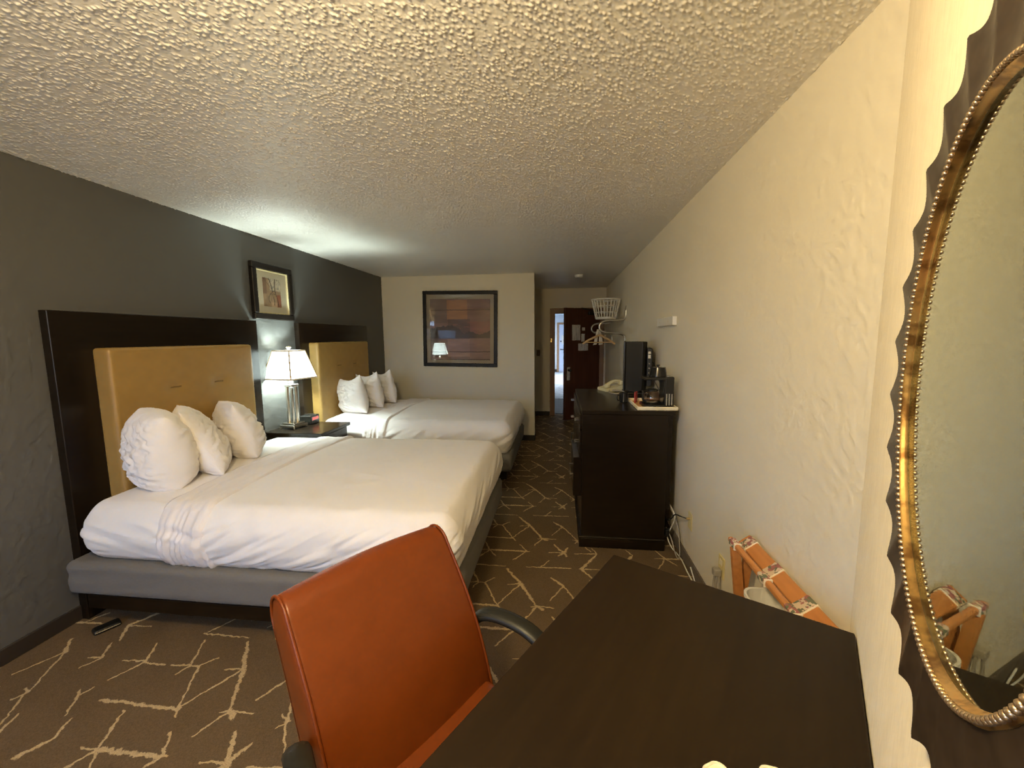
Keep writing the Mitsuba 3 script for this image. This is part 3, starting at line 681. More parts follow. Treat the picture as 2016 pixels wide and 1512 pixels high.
# ================================================================ pictures
def sunset(p, n, uv):
    u = (p.x + 1.93) / 0.93; v = (p.z - 1.21) / 0.90
    f = fbm(u * 5, v * 16, 3.0); g = fbm(u * 12 + 3, v * 30, 9.0)
    base = mix((0.125, 0.068, 0.060), (0.235, 0.140, 0.122), f)
    # overlaid rectangles of other tints
    def rect(c, x0, x1, y0, y1, col, k):
        m = smoothstep(x0 - 0.004, x0 + 0.004, u) * smoothstep(x1 + 0.004, x1 - 0.004, u) * smoothstep(y0 - 0.004, y0 + 0.004, v) * smoothstep(y1 + 0.004, y1 - 0.004, v)
        return mix(c, mi.Color3f(col) * (0.75 + 0.5 * f), m * k)
    c = rect(base, 0.30, 0.63, 0.66, 0.97, (0.33, 0.165, 0.082), 0.75)
    c = rect(c, 0.0, 0.30, 0.60, 1.0, (0.125, 0.085, 0.072), 0.7)
    c = rect(c, 0.64, 1.0, 0.40, 0.62, (0.225, 0.085, 0.072), 0.6)
    c = rect(c, 0.31, 0.67, 0.42, 0.66, (0.095, 0.056, 0.050), 0.75)
    c = rect(c, 0.30, 0.66, 0.05, 0.34, (0.31, 0.195, 0.165), 0.7)
    c = rect(c, 0.66, 1.0, 0.03, 0.36, (0.245, 0.145, 0.122), 0.6)
    c = rect(c, 0.0, 0.16, 0.05, 0.52, (0.115, 0.10, 0.10), 0.5)
    c = mix(c, (0.25, 0.095, 0.085), smoothstep(0.58, 0.75, g) * smoothstep(0.40, 0.46, v) * smoothstep(0.66, 0.58, v) * 0.6)
    # dark row of trees
    tree = 0.385 + 0.085 * noise(u * 7 + 1.3) + 0.035 * noise(u * 26) + 0.02 * noise(u * 70) + 0.07 * smoothstep(0.30, 0.20, dr.abs(u - 0.28))
    c = mix(c, (0.055, 0.042, 0.040), smoothstep(tree + 0.006, tree - 0.006, v) * smoothstep(0.335, 0.36, v) * 0.92)
    for y in (0.805, 0.125):
        c = mix(c, (0.06, 0.03, 0.025), smoothstep(0.012, 0.004, dr.abs(v - y - 0.006 * noise(u * 9))) * 0.8)
    edge = dr.minimum(dr.minimum(u, 1 - u), dr.minimum(v, 1 - v))
    return mix(c, (0.05, 0.025, 0.02), smoothstep(0.010, 0.004, edge) * 0.8)


def botanical(p, n, uv):
    u = (p.y - 3.405) / 0.235; v = (p.z - 1.84) / 0.255
    f = fbm(u * 7, v * 7, 2.0, octaves=4); g = fbm(u * 20, v * 20, 5.0)
    c = mix((0.23, 0.15, 0.085), (0.42, 0.30, 0.18), f)
    c = mix(c, (0.15, 0.075, 0.05), smoothstep(0.26, 0.22, u) * smoothstep(0.40, 0.46, v) * 0.7)
    c = mix(c, mix((0.62, 0.58, 0.46), (0.30, 0.29, 0.25), smoothstep(0.5, 0.7, g)), smoothstep(0.42, 0.5, u + 0.12 * f) * smoothstep(0.52, 0.6, v) * 0.9)
    c = mix(c, (0.33, 0.105, 0.055), smoothstep(0.74, 0.82, u) * smoothstep(0.48, 0.38, v) * 0.8)
    c = mix(c, (0.62, 0.47, 0.32), smoothstep(0.18, 0.10, v) * smoothstep(0.42, 0.5, u) * smoothstep(0.82, 0.74, u) * 0.9)
    dark = mi.Float(0)
    for x0, y0, x1, y1, cv, w in ((0.36, 1.0, 0.55, 0.52, 0.03, 0.030), (0.72, 1.0, 0.74, 0.40, -0.04, 0.030), (0.74, 0.42, 0.86, 0.02, 0.02, 0.018), (0.55, 0.52, 0.38, 0.12, -0.12, 0.016), (0.52, 0.45, 0.62, 0.05, 0.05, 0.018),
                              (0.10, 0.95, 0.5, 0.62, 0.0, 0.008), (0.56, 0.53, 0.74, 0.52, 0.03, 0.016), (0.56, 0.47, 0.74, 0.46, -0.02, 0.012), (0.45, 0.47, 0.40, 0.15, 0.06, 0.010)):
        t = dr.clip((v - y0) / (y1 - y0 + 1e-6), 0, 1) if abs(y1 - y0) > abs(x1 - x0) else dr.clip((u - x0) / (x1 - x0), 0, 1)
        bow = cv * 4 * t * (1 - t)
        if abs(y1 - y0) > abs(x1 - x0):
            d = dr.maximum(dr.abs(u - (x0 + (x1 - x0) * t + bow)), dr.abs(v - (y0 + (y1 - y0) * t)))
        else:
            d = dr.maximum(dr.abs(v - (y0 + (y1 - y0) * t + bow)), dr.abs(u - (x0 + (x1 - x0) * t)))
        dark = dr.maximum(dark, smoothstep(w * 1.2, w * 0.6, d))
    return mix(c, (0.045, 0.028, 0.018), dark * 0.9)


mat('sunset', sunset, 0.8)
mat('botanical', botanical, 0.8)


def ring_frame(w, h, b, d, c=0.004):
    """picture frame in the xz plane, from y 0 (back) to -d (front)"""
    return cat([cbox(-w / 2, w / 2, -d, 0, h / 2 - b, h / 2, c), cbox(-w / 2, w / 2, -d, 0, -h / 2, -h / 2 + b, c), cbox(-w / 2, -w / 2 + b, -d, 0, -h / 2 + b, h / 2 - b, c), cbox(w / 2 - b, w / 2, -d, 0, -h / 2 + b, h / 2 - b, c)])


tilt = np.eye(4); tilt[:3, :3] = trimesh.transformations.rotation_matrix(math.radians(0.9), (0, 1, 0))[:3, :3]
pb = thing('framed_picture', 'large dark framed sunset landscape print on the back wall', 'picture', 'framed pictures')
PC = (-1.457, YB - 0.001, 1.66); W1, H1 = 1.115, 1.108


def at_pb(m):
    m = m.copy(); m.apply_transform(tilt); m.apply_translation(PC)
    return m


put('frame', at_pb(ring_frame(W1, H1, 0.052, 0.03)), 'mat_frame_dark', 30, pb, 'dark wood frame')
put('mat', at_pb(cat([box(-W1 / 2 + .05, W1 / 2 - .05, -0.011, -0.003, H1 / 2 - 0.118, H1 / 2 - .05), box(-W1 / 2 + .05, W1 / 2 - .05, -0.011, -0.003, -H1 / 2 + .05, -H1 / 2 + 0.10), box(-W1 / 2 + .05, -W1 / 2 + 0.108, -0.011, -0.003, -H1 / 2 + .1, H1 / 2 - .118), box(W1 / 2 - 0.108, W1 / 2 - .05, -0.011, -0.003, -H1 / 2 + .1, H1 / 2 - .118)])), 'mat_mat_taupe', False, pb, 'taupe mat board')
put('print', at_pb(box(-W1 / 2 + .10, W1 / 2 - .10, -0.007, -0.004, -H1 / 2 + .095, H1 / 2 - .11)), 'mat_sunset', False, pb, 'sunset landscape print')
put('glass', at_pb(box(-W1 / 2 + .052, W1 / 2 - .052, -0.0165, -0.016, -H1 / 2 + .052, H1 / 2 - .052)), 'mat_glass', False, pb)
ps = thing('framed_picture', 'small dark framed plant print on the charcoal wall above the lamp', 'picture', 'framed pictures')
W2, H2 = 0.525, 0.495
at_ps = lambda m: frame_to(m, (XL + 0.001, 3.525, 1.963), (0, 1, 0), (-1, 0, 0), (0, 0, 1))
put('frame', at_ps(ring_frame(W2, H2, 0.055, 0.038, 0.006)), 'mat_frame_dark', 30, ps, 'dark wood frame')
put('fillet', at_ps(ring_frame(W2 - 0.106, H2 - 0.106, 0.012, 0.026, 0.002)), 'mat_fillet', 30, ps, 'thin gold inner moulding')
iw, ih = 0.118, 0.128
put('mat', at_ps(cat([box(-W2 / 2 + .06, W2 / 2 - .06, -0.012, -0.002, ih, H2 / 2 - .06), box(-W2 / 2 + .06, W2 / 2 - .06, -0.012, -0.002, -H2 / 2 + .06, -ih), box(-W2 / 2 + .06, -iw, -0.012, -0.002, -ih, ih), box(iw, W2 / 2 - .06, -0.012, -0.002, -ih, ih)])), 'mat_mat_board', False, ps, 'cream mat board')
put('print', at_ps(box(-iw - .004, iw + .004, -0.007, -0.003, -ih - .004, ih + .004)), 'mat_botanical', False, ps, 'brown plant print')
put('glass', at_ps(box(-W2 / 2 + .058, W2 / 2 - .058, -0.0145, -0.014, -H2 / 2 + .058, H2 / 2 - .058)), 'mat_glass', False, ps)

# ================================================================ dresser and what stands on it
dr_ = thing('dresser', 'dark espresso dresser with bar handles against the right wall', 'dresser')
DX0, DX1, DY0, DY1, DZ = 0.152, 0.755, 2.872, 4.06, 1.022
put('top', cbox(DX0 + 0.008, DX1 + 0.045, DY0 - 0.006, DY1 + 0.006, DZ - 0.030, DZ, 0.003), 'mat_espresso', 30, dr_)
put('carcass', cbox(DX0 + 0.012, DX1, DY0, DY1, 0.085, DZ - 0.030, 0.002), 'mat_espresso', 30, dr_)
put('back_panel', cbox(DX1, DX1 + 0.035, DY0 + 0.02, DY1 - 0.02, 0.30, DZ - 0.03, 0.002), 'mat_espresso', 30, dr_)
put('plinth', cat([cbox(DX0 - 0.002, DX1 + 0.002, DY0 - 0.008, DY1 + 0.008, 0.0, 0.072, 0.002), cbox(DX0 - 0.008, DX1 + 0.006, DY0 - 0.013, DY1 + 0.012, 0.072, 0.086, 0.005)]), 'mat_espresso', 30, dr_)
ym = (DY0 + DY1) / 2


def pull(y, z, L=0.09, x=None, vertical=True):
    x = DX0 - 0.008 if x is None else x
    if vertical:
        return cat([cbox(x - 0.030, x - 0.022, y - 0.006, y + 0.006, z - L / 2, z + L / 2, 0.002), cbox(x - 0.024, x + 0.002, y - 0.006, y + 0.006, z + L / 2 - 0.012, z + L / 2, 0.002), cbox(x - 0.024, x + 0.002, y - 0.006, y + 0.006, z - L / 2, z - L / 2 + 0.012, 0.002)])
    return cat([cbox(x - 0.030, x - 0.022, y - L / 2, y + L / 2, z - 0.006, z + 0.006, 0.002), cbox(x - 0.024, x + 0.002, y - L / 2, y - L / 2 + 0.012, z - 0.006, z + 0.006, 0.002), cbox(x - 0.024, x + 0.002, y + L / 2 - 0.012, y + L / 2, z - 0.006, z + 0.006, 0.002)])


for (ya, yb) in ((DY0 + 0.02, ym - 0.006), (ym + 0.006, DY1 - 0.02)):
    for (za, zc) in ((0.875, 0.985), (0.665, 0.865)):
        d = put('drawer', cbox(DX0 - 0.006, DX0 + 0.012, ya, yb, za, zc, 0.003), 'mat_espresso', 30, dr_)
        put('handle', pull(ya + 0.10 if ya < ym else yb - 0.10, (za + zc) / 2, 0.07, vertical=False), 'mat_chrome', 30, d)
for i, (ya, yb) in enumerate(((DY0 + 0.02, ym - 0.006), (ym + 0.006, DY1 - 0.02))):
    px = DX0 - 0.040 * (i == 0)
    d = put('cabinet_door', cbox(px - 0.006, px + 0.014 + 0.040 * (i == 0), ya + 0.05 * (i == 0), yb, 0.36 if i == 0 else 0.10, 0.655, 0.003), 'mat_espresso', 30, dr_)
    put('handle', pull(ya + 0.10 if i == 0 else yb - 0.06, 0.55, 0.09, px - 0.004), 'mat_chrome', 30, d)

tv = thing('television', 'boxy black television seen from its side on the dresser', 'television')
TVC = np.array([0.655, 3.62, 0]); TA = math.radians(90 - 9.0); tu = np.array([math.cos(TA), math.sin(TA), 0]); tn = np.array([tu[1], -tu[0], 0])   # tu: along the screen, away; tn: to the wall side
at_tv = lambda m: frame_to(m, TVC, tn, tu, (0, 0, 1))
prof = [(-0.085, -0.0), (-0.078, -0.010), (0.055, -0.012), (0.075, -0.002), (0.098, 0.05), (0.098, 0.33), (0.070, 0.39), (-0.078, 0.40), (-0.085, 0.39)]
body = prism(prof, 0.42); body.apply_translation((0, 0, 1.068))
put('housing', at_tv(body), 'mat_television_black', 25, tv)
put('front_bezel', at_tv(rbox(-0.100, -0.083, -0.010, 0.405, 1.062, 1.494, 0.006, 8)), 'mat_black_gloss', 30, tv)
put('screen', at_tv(box(-0.1015, -0.0995, 0.03, 0.365, 1.11, 1.455)), 'mat_black_gloss', False, tv)
put('trim_strip', at_tv(rbox(0.054, 0.060, -0.0135, -0.010, 1.07, 1.486, 0.002, 6)), 'mat_black_gloss', 30, tv)
rb = put('rear_box', at_tv(rbox(0.095, 0.142, 0.03, 0.30, 1.10, 1.432, 0.008, 8)), 'mat_black_plastic', 30, tv)
for z0, z1 in ((1.385, 1.405), (1.345, 1.378)):
    put('sticker', at_tv(box(0.106, 0.128, 0.0285, 0.0300, z0, z1)), 'mat_paper', False, rb)
for z in (1.30, 1.26, 1.22):
    put('port', at_tv(cyl((0.117, 0.026, z), (0.117, 0.032, z), 0.006, 10)), 'mat_grey_cord', 30, rb)
put('stand', at_tv(cat([rbox(-0.05, 0.05, 0.14, 0.26, DZ + 0.01, 1.07, 0.006, 6), rbox(-0.11, 0.10, 0.06, 0.34, DZ + 0.0005, DZ + 0.018, 0.006, 8)])), 'mat_black_gloss', 30, tv)
solo('cable', tube([(0.80, 3.72, 1.34), (0.825, 3.6, 1.27), (0.822, 3.5, 1.20), (0.838, 3.45, 1.10), (0.846, 3.45, 0.98)], 0.0035, 8), 'mat_black_plastic', 'thin black cable drooping behind the television from its top rear', 'cable', 40)
solo('cable', tube([(0.81, 3.70, 1.24), (0.80, 3.52, 1.16), (0.82, 3.42, 1.08), (0.846, 3.40, 0.96)], 0.003, 8), 'mat_black_plastic', 'thin black cable crossing behind the coffee maker, lower of the two', 'cable', 40)

ty_ = thing('serving_tray', 'cream rimmed tray under the coffee maker on the dresser corner', 'tray')
put('tray_floor', cbox(0.552, 0.815, 2.895, 3.30, DZ + 0.0005, DZ + 0.006, 0.002), 'mat_tan_packet', 30, ty_)
put('rim', cat([cbox(0.545, 0.822, 2.885, 2.897, DZ + 0.0005, DZ + 0.026, 0.004), cbox(0.545, 0.822, 3.298, 3.31, DZ + 0.0005, DZ + 0.026, 0.004), cbox(0.545, 0.557, 2.897, 3.298, DZ + 0.0005, DZ + 0.026, 0.004), cbox(0.810, 0.822, 2.897, 3.298, DZ + 0.0005, DZ + 0.026, 0.004)]), 'mat_cream', 30, ty_)
TZ = DZ + 0.0065
cm = thing('coffee_maker', 'small black drip coffee maker with glass carafe on the cream tray', 'coffee maker')
put('base', rbox(0.598, 0.800, 2.93, 3.10, TZ, TZ + 0.026, 0.008, 8), 'mat_black_gloss', 30, cm)
put('water_tank', cat([rbox(0.738, 0.803, 2.935, 3.10, TZ + 0.02, TZ + 0.225, 0.010, 8)]), 'mat_black_gloss', 30, cm)
for sx in (0.752, 0.770, 0.788):
    put('chrome_strip', rbox(sx - 0.004, sx + 0.004, 2.931, 2.937, TZ + 0.008, TZ + 0.105, 0.002, 6), 'mat_chrome', 30, cm)
put('top_housing', rbox(0.600, 0.803, 2.935, 3.10, TZ + 0.200, TZ + 0.222, 0.008, 8), 'mat_black_gloss', 30, cm)
put('filter_basket', lathe([(0.0, TZ + 0.222), (0.062, TZ + 0.222), (0.063, TZ + 0.228), (0.052, TZ + 0.288), (0.0, TZ + 0.290)], 28, (0.705, 3.015, 0)), 'mat_black_gloss', 30, cm)
put('lid_knob', lathe([(0.0, TZ + 0.289), (0.006, TZ + 0.289), (0.006, TZ + 0.297), (0.014, TZ + 0.300), (0.012, TZ + 0.306), (0.0, TZ + 0.307)], 20, (0.705, 3.015, 0)), 'mat_black_gloss', 30, cm)
cf = put('carafe', lathe([(0.0, TZ + 0.028), (0.046, TZ + 0.028), (0.056, TZ + 0.040), (0.059, TZ + 0.062), (0.054, TZ + 0.090), (0.043, TZ + 0.108), (0.040, TZ + 0.116)], 32, (0.668, 3.012, 0)), 'mat_carafe', True, cm, 'clear glass carafe')
put('band', lathe([(0.0475, TZ + 0.028), (0.0595, TZ + 0.038), (0.0605, TZ + 0.048), (0.0600, TZ + 0.048), (0.057, TZ + 0.040)], 32, (0.668, 3.012, 0)), 'mat_chrome', 40, cf)
put('lid', lathe([(0.0, TZ + 0.116), (0.043, TZ + 0.116), (0.043, TZ + 0.126), (0.030, TZ + 0.132), (0.0, TZ + 0.134)], 28, (0.668, 3.012, 0)), 'mat_black_plastic', 30, cf)
put('handle', tube([(0.630, 2.985, TZ + 0.118), (0.600, 2.965, TZ + 0.118), (0.594, 2.960, TZ + 0.085), (0.602, 2.966, TZ + 0.050), (0.616, 2.976, TZ + 0.044)], 0.008, 8), 'mat_black_plastic', 40, cf)
mg = thing('coffee_mug', 'small glossy black mug on the dresser left of the tray corner', 'mug')
put('cup', lathe([(0.0, DZ), (0.028, DZ), (0.034, DZ + 0.01), (0.036, DZ + 0.075), (0.033, DZ + 0.075), (0.030, DZ + 0.012), (0.0, DZ + 0.010)], 28, (0.505, 3.235, 0)), 'mat_black_gloss', 30, mg)
put('handle', tube([(0.475, 3.215, DZ + 0.062), (0.452, 3.205, DZ + 0.055), (0.452, 3.205, DZ + 0.025), (0.474, 3.216, DZ + 0.016)], 0.005, 8), 'mat_black_gloss', 40, mg)
solo('coffee_packet', frame_to(rbox(-0.006, 0.006, -0.03, 0.03, 0, 0.085, 0.005, 6), (0.588, 3.19, TZ), (0.9, -0.43, 0), (0.43, 0.9, 0), (0, 0, 1)), 'mat_red_packet', 'dark red coffee packet standing beside the carafe', 'packet')
solo('sugar_packet', rbox(0.565, 0.61, 2.945, 3.03, TZ, TZ + 0.012, 0.004, 6) if False else rbox(0.562, 0.594, 2.94, 3.04, TZ, TZ + 0.012, 0.004, 6), 'mat_tan_packet', 'flat tan packet on the tray left of the coffee maker base', 'packet')

ph = thing('telephone', 'cream desk telephone on the far end of the dresser', 'telephone')
def pr(m):
    m = rotz(m, 22, (0.52, 3.95, 0)); m.apply_translation((-0.028, 0, 0))
    return m


wedge = trimesh.convex.convex_hull(np.array([(x, y, z) for x, z in ((0.43, DZ), (0.43, DZ + 0.025), (0.615, DZ + 0.055), (0.615, DZ)) for y in (3.87, 4.05)]))
put('body', pr(wedge), 'mat_bone', 30, ph)
put('handset', pr(cat([tube([(0.455, 3.90, DZ + 0.066), (0.52, 3.895, DZ + 0.094), (0.59, 3.90, DZ + 0.092)], 0.016, 10), rbox(0.435, 0.475, 3.875, 3.925, DZ + 0.036, DZ + 0.072, 0.010, 8), rbox(0.575, 0.615, 3.875, 3.925, DZ + 0.058, DZ + 0.096, 0.010, 8)])), 'mat_bone', 30, ph)
put('keypad', pr(frame_to(cat([cbox(-0.045 + 0.032 * i, -0.020 + 0.032 * i, -0.045 + 0.026 * j, -0.026 + 0.026 * j, 0, 0.004, 0.001) for i in range(3) for j in range(4)]), (0.53, 3.995, DZ + 0.043), (0.987, 0, 0.16), (0, 1, 0), (-0.16, 0, 0.987))), 'mat_paper', 30, ph)
solo('phone_cord', tube([(0.47, 3.86, DZ + 0.012), (0.455, 3.76, DZ + 0.006), (0.50, 3.68, DZ + 0.006), (0.56, 3.72, DZ + 0.007), (0.60, 3.80, DZ + 0.012), (0.53, 3.83, DZ + 0.02), (0.49, 3.80, DZ + 0.018), (0.56, 3.74, DZ + 0.022), (0.60, 3.68, DZ + 0.010)], 0.0045, 8), 'mat_grey_cord', 'looped grey cord lying in front of the cream telephone', 'cord', 40)

# ================================================================ right wall: coat rack, basket, hanger, box, outlets
cr = thing('coat_rack', 'chrome wall coat rack of bent tubes above the dresser end', 'coat rack')


def s_tube(y):
    return [(XR - 0.004, y, 1.905), (0.862, y, 1.80), (0.838, y, 1.765), (0.79, y, 1.750), (0.70, y, 1.745), (0.60, y, 1.740), (0.545, y, 1.712), (0.523, y, 1.662), (0.545, y, 1.612), (0.60, y, 1.584), (0.70, y, 1.577), (0.79, y, 1.570), (0.842, y, 1.545), (0.860, y, 1.50), (XR - 0.004, y, 1.46)]


for y in (5.53, 6.86):
    put('bracket', tube(s_tube(y), 0.0125, 12, 6), 'mat_chrome', 40, cr)
for x, z in ((0.62, 1.752), (0.72, 1.758), (0.82, 1.766)):
    put('shelf_rod', cyl((x, 5.53, z), (x, 6.86, z), 0.008, 12), 'mat_chrome', 30, cr)
put('hanging_rod', cyl((0.575, 5.53, 1.60), (0.575, 6.86, 1.60), 0.011, 14), 'mat_chrome', 30, cr)
for y in (5.53, 6.86):
    for z in (1.905, 1.46):
        put('wall_plate', cbox(XR - 0.01, XR, y - 0.03, y + 0.03, z - 0.03, z + 0.03, 0.003), 'mat_chrome', 30, cr)
bk = thing('laundry_basket', 'round white plastic lattice laundry basket on the chrome rack', 'basket')
BC, BZ0, BZ1, BR0, BR1 = (0.645, 5.90), 1.775, 2.045, 0.138, 0.196
rr = lambda z: BR0 + (BR1 - BR0) * (z - BZ0) / (BZ1 - BZ0)
ringp = lambda z, r: np.array([(BC[0] + r * math.cos(a), BC[1] + r * math.sin(a), z) for a in np.linspace(0, 2 * np.pi, 40, endpoint=False)])
put('rim', tube(ringp(BZ1, BR1 + 0.004), 0.011, 8, smooth=False, closed=True), 'mat_white_plastic', 40, bk)
for z in (BZ0 + 0.095, BZ0 + 0.180):
    put('hoop', tube(ringp(z, rr(z)), 0.006, 6, smooth=False, closed=True), 'mat_white_plastic', 40, bk)
for a in np.linspace(0, 2 * np.pi, 24, endpoint=False):
    c, s = math.cos(a), math.sin(a)
    put('rib', cyl((BC[0] + BR0 * c, BC[1] + BR0 * s, BZ0 + 0.01), (BC[0] + BR1 * c, BC[1] + BR1 * s, BZ1), 0.0055, 6), 'mat_white_plastic', 30, bk)
put('base', lathe([(0.0, BZ0), (BR0, BZ0), (BR0 + 0.008, BZ0 + 0.03), (BR0 + 0.003, BZ0 + 0.03), (BR0 - 0.006, BZ0 + 0.006), (0.0, BZ0 + 0.006)], 40, (BC[0], BC[1], 0)), 'mat_white_plastic', 30, bk)
hg = thing('coat_hanger', 'wooden coat hanger hanging from the chrome rack', 'hanger')
HY = 5.93
put('arms', tube([(0.335, HY, 1.43), (0.40, HY, 1.475), (0.50, HY, 1.525), (0.567, HY, 1.552), (0.63, HY, 1.525), (0.715, HY, 1.475), (0.785, HY, 1.425)], 0.010, 10, 6, ry=0.016), 'mat_hanger_wood', 40, hg)
put('bar', cyl((0.385, HY, 1.452), (0.735, HY, 1.452), 0.008, 10), 'mat_hanger_wood', 30, hg)
put('hook', tube([(0.567, HY, 1.555), (0.567, HY, 1.590), (0.553, HY, 1.605), (0.562, HY, 1.624), (0.583, HY, 1.622), (0.592, HY, 1.602)], 0.003, 8), 'mat_chrome', 40, hg)
for (x0, x1, x2, y) in ((0.553, 0.512, 0.036, 6.02), (0.585, 0.598, 0.040, 6.05)):
    v = np.linspace(0, 1, 14); g = np.array([-0.5, -0.17, 0.17, 0.5])
    P = np.zeros((14, 4, 3))
    for i, t in enumerate(v):
        wdt = 0.028 + (x2 * 1.55 - 0.028) * t
        for j, q in enumerate(g):
            P[i, j] = (x0 + (x1 - x0) * t + q * wdt, y + 0.006 * math.sin(q * 9 + t * 4), 1.640 - 0.225 * t + 0.012 * q * t)
    s1 = grid_mesh(P); s2 = s1.copy(); s2.apply_translation((0, 0.003, 0)); s2.faces = s2.faces[:, ::-1]
    solo('cloth_strip', cat([s1, s2]), 'mat_white_cloth', 'white cloth strip hanging left of the hanger hook' if x0 < 0.57 else 'white cloth strip hanging behind the right half of the hanger', 'cloth', 60, 'cloth strips by the hanger')

wb = thing('wall_box', 'long white surface box mounted on the right wall above the television', 'wall box')
put('housing', cbox(XR - 0.032, XR, 3.17, 3.66, 1.618, 1.685, 0.003), 'mat_white_plastic', 30, wb)
for y in (3.30, 3.56):
    put('screw', cyl((XR - 0.034, y, 1.65), (XR - 0.030, y, 1.65), 0.005, 10), 'mat_cream', 30, wb)


def outlet(yc, zc, label, bs='mat_ivory'):
    o = thing('wall_outlet', label, 'outlet', 'plates on the right wall')
    put('plate', cbox(XR - 0.007, XR, yc - 0.037, yc + 0.037, zc - 0.058, zc + 0.058, 0.003), bs, 30, o)
    return o


o1 = outlet(2.672, 0.325, 'yellowed jack plate with black coax cable on the right wall by the dresser')
put('jack', cat([cyl((XR - 0.007, 2.672, 0.34), (XR - 0.03, 2.672, 0.34), 0.007, 12)]), 'mat_brass', 30, o1)
solo('coax_cable', tube([(XR - 0.028, 2.672, 0.34), (XR - 0.06, 2.69, 0.345), (XR - 0.075, 2.76, 0.325), (XR - 0.08, 2.82, 0.27), (XR - 0.085, 2.90, 0.22)], 0.004, 8), 'mat_black_plastic', 'black coax cable from the yellowed jack plate to the dresser back', 'cable', 40)
o2 = outlet(2.145, 0.318, 'yellowed outlet plate with a plug, between the dresser and luggage rack')
put('socket', cbox(XR - 0.010, XR - 0.006, 2.128, 2.162, 0.325, 0.357, 0.003), 'mat_cream', 30, o2)
pl = thing('power_plug', 'grey plug and doubled cord hanging from the outlet by the luggage rack', 'plug')
put('plug_body', rbox(XR - 0.048, XR - 0.0075, 2.125, 2.162, 0.268, 0.308, 0.008, 8), 'mat_grey_cord', 30, pl)
put('cord', tube([(XR - 0.034, 2.150, 0.275), (XR - 0.036, 2.152, 0.20), (XR - 0.030, 2.135, 0.10), (XR - 0.034, 2.10, 0.012), (XR - 0.05, 2.0, 0.006)], 0.006, 8), 'mat_grey_cord', 40, pl)
put('cord', tube([(XR - 0.020, 2.135, 0.275), (XR - 0.018, 2.125, 0.19), (XR - 0.022, 2.115, 0.09), (XR - 0.026, 2.08, 0.012), (XR - 0.05, 1.98, 0.010)], 0.005, 8), 'mat_grey_cord', 40, pl)
solo('extension_cord', tube([(0.800, 2.99, 0.33), (0.822, 2.875, 0.265), (0.806, 2.90, 0.16), (0.790, 2.925, 0.085), (0.812, 2.89, 0.02), (0.834, 2.83, 0.006), (0.843, 2.733, 0.006), (0.837, 2.581, 0.006), (0.842, 2.455, 0.006), (0.846, 2.50, 0.022), (0.847, 2.575, 0.055)], 0.0042, 8, 10), 'mat_white_plastic', 'off-white power cord running along the floor beside the right wall', 'cord', 40)
solo('grey_cable', tube([(0.81, 2.96, 0.30), (0.838, 2.86, 0.20), (0.842, 2.80, 0.07), (0.828, 2.76, 0.007), (0.815, 2.80, 0.02), (0.80, 2.86, 0.10), (0.785, 2.95, 0.14)], 0.004, 8), 'mat_grey_cord', 'grey cable loop on the floor behind the dresser corner', 'cable', 40)
solo('black_adapter', rbox(0.765, 0.795, 2.885, 2.925, 0.10, 0.15, 0.008, 8), 'mat_black_gloss', 'small black adapter hanging among cables by the dresser back corner', 'adapter')

# ================================================================ luggage rack and bin
lr = thing('luggage_rack', 'folded orange wood luggage rack with floral straps against the right wall', 'luggage rack')
BY0, BY1, BZ_ = 1.20, 1.855, 0.650
put('back_rail', frame_to(cbox(-0.030, 0.030, BY0, BY1 - 0.04, -0.011, 0.011, 0.004), (0.822, 0, BZ_ - 0.012), (0.80, 0, 0.60), (0, 1, 0), (-0.60, 0, 0.80)), 'mat_rack_wood', 30, lr)
YSTR = ((1.362, 1.300), (1.565, 1.482), (1.772, 1.735))
put('front_rail', rbox(0.734, 0.757, BY0 - 0.05, BY1 - 0.075, 0.647, 0.671, 0.009, 8), 'mat_rack_wood', 30, lr)
for y in (BY0 + 0.06, BY1 - 0.14):
    put('leg', trimesh.convex.convex_hull(np.array([(x + dx, y + dy, z) for (x, z) in ((0.745, 0.645), (0.822, 0.0)) for dx in (-0.018, 0.018) for dy in (0, 0.020)])), 'mat_rack_wood', 30, lr)
    put('leg', trimesh.convex.convex_hull(np.array([(x + dx, y + 0.022 + dy, z) for (x, z) in ((0.815, 0.632), (0.735, 0.0)) for dx in (-0.018, 0.018) for dy in (0, 0.020)])), 'mat_rack_wood', 30, lr)
for y, yy in YSTR:
    st = put('strap', frame_to(rbox(-0.033, 0.033, y - 0.028, y + 0.028, -0.014, 0.014, 0.006, 6), (0.822, 0, BZ_ - 0.012), (0.80, 0, 0.60), (0, 1, 0), (-0.60, 0, 0.80)), 'mat_strap', 30, lr, 'floral webbing strap')
    put('edging', frame_to(rbox(-0.0335, 0.0335, y - 0.032, y - 0.026, -0.0145, 0.0145, 0.002, 6), (0.822, 0, BZ_ - 0.012), (0.80, 0, 0.60), (0, 1, 0), (-0.60, 0, 0.80)), 'mat_strap_edge', 30, st)
    st = put('strap', rbox(0.7305, 0.7605, yy - 0.028, yy + 0.028, 0.6435, 0.6745, 0.009, 6), 'mat_strap', 30, lr, 'floral webbing strap')
    put('edging', rbox(0.7300, 0.7610, yy - 0.032, yy - 0.026, 0.6430, 0.6750, 0.006, 6), 'mat_strap_edge', 30, st)
wbn = thing('waste_bin', 'white plastic waste bin with dark liner behind the luggage rack', 'bin')
wx, wy = 0.782, 1.465


def rrect(cx, cy, hx, hy, r, z, n=8):
    o = []
    for k, (sx, sy) in enumerate(((1, 1), (-1, 1), (-1, -1), (1, -1))):
        for t in np.linspace(0, np.pi / 2, n):
            a = t + k * np.pi / 2
            o.append((cx + sx * (hx - r) + r * math.cos(a), cy + sy * (hy - r) + r * math.sin(a), z))
    return np.array(o)


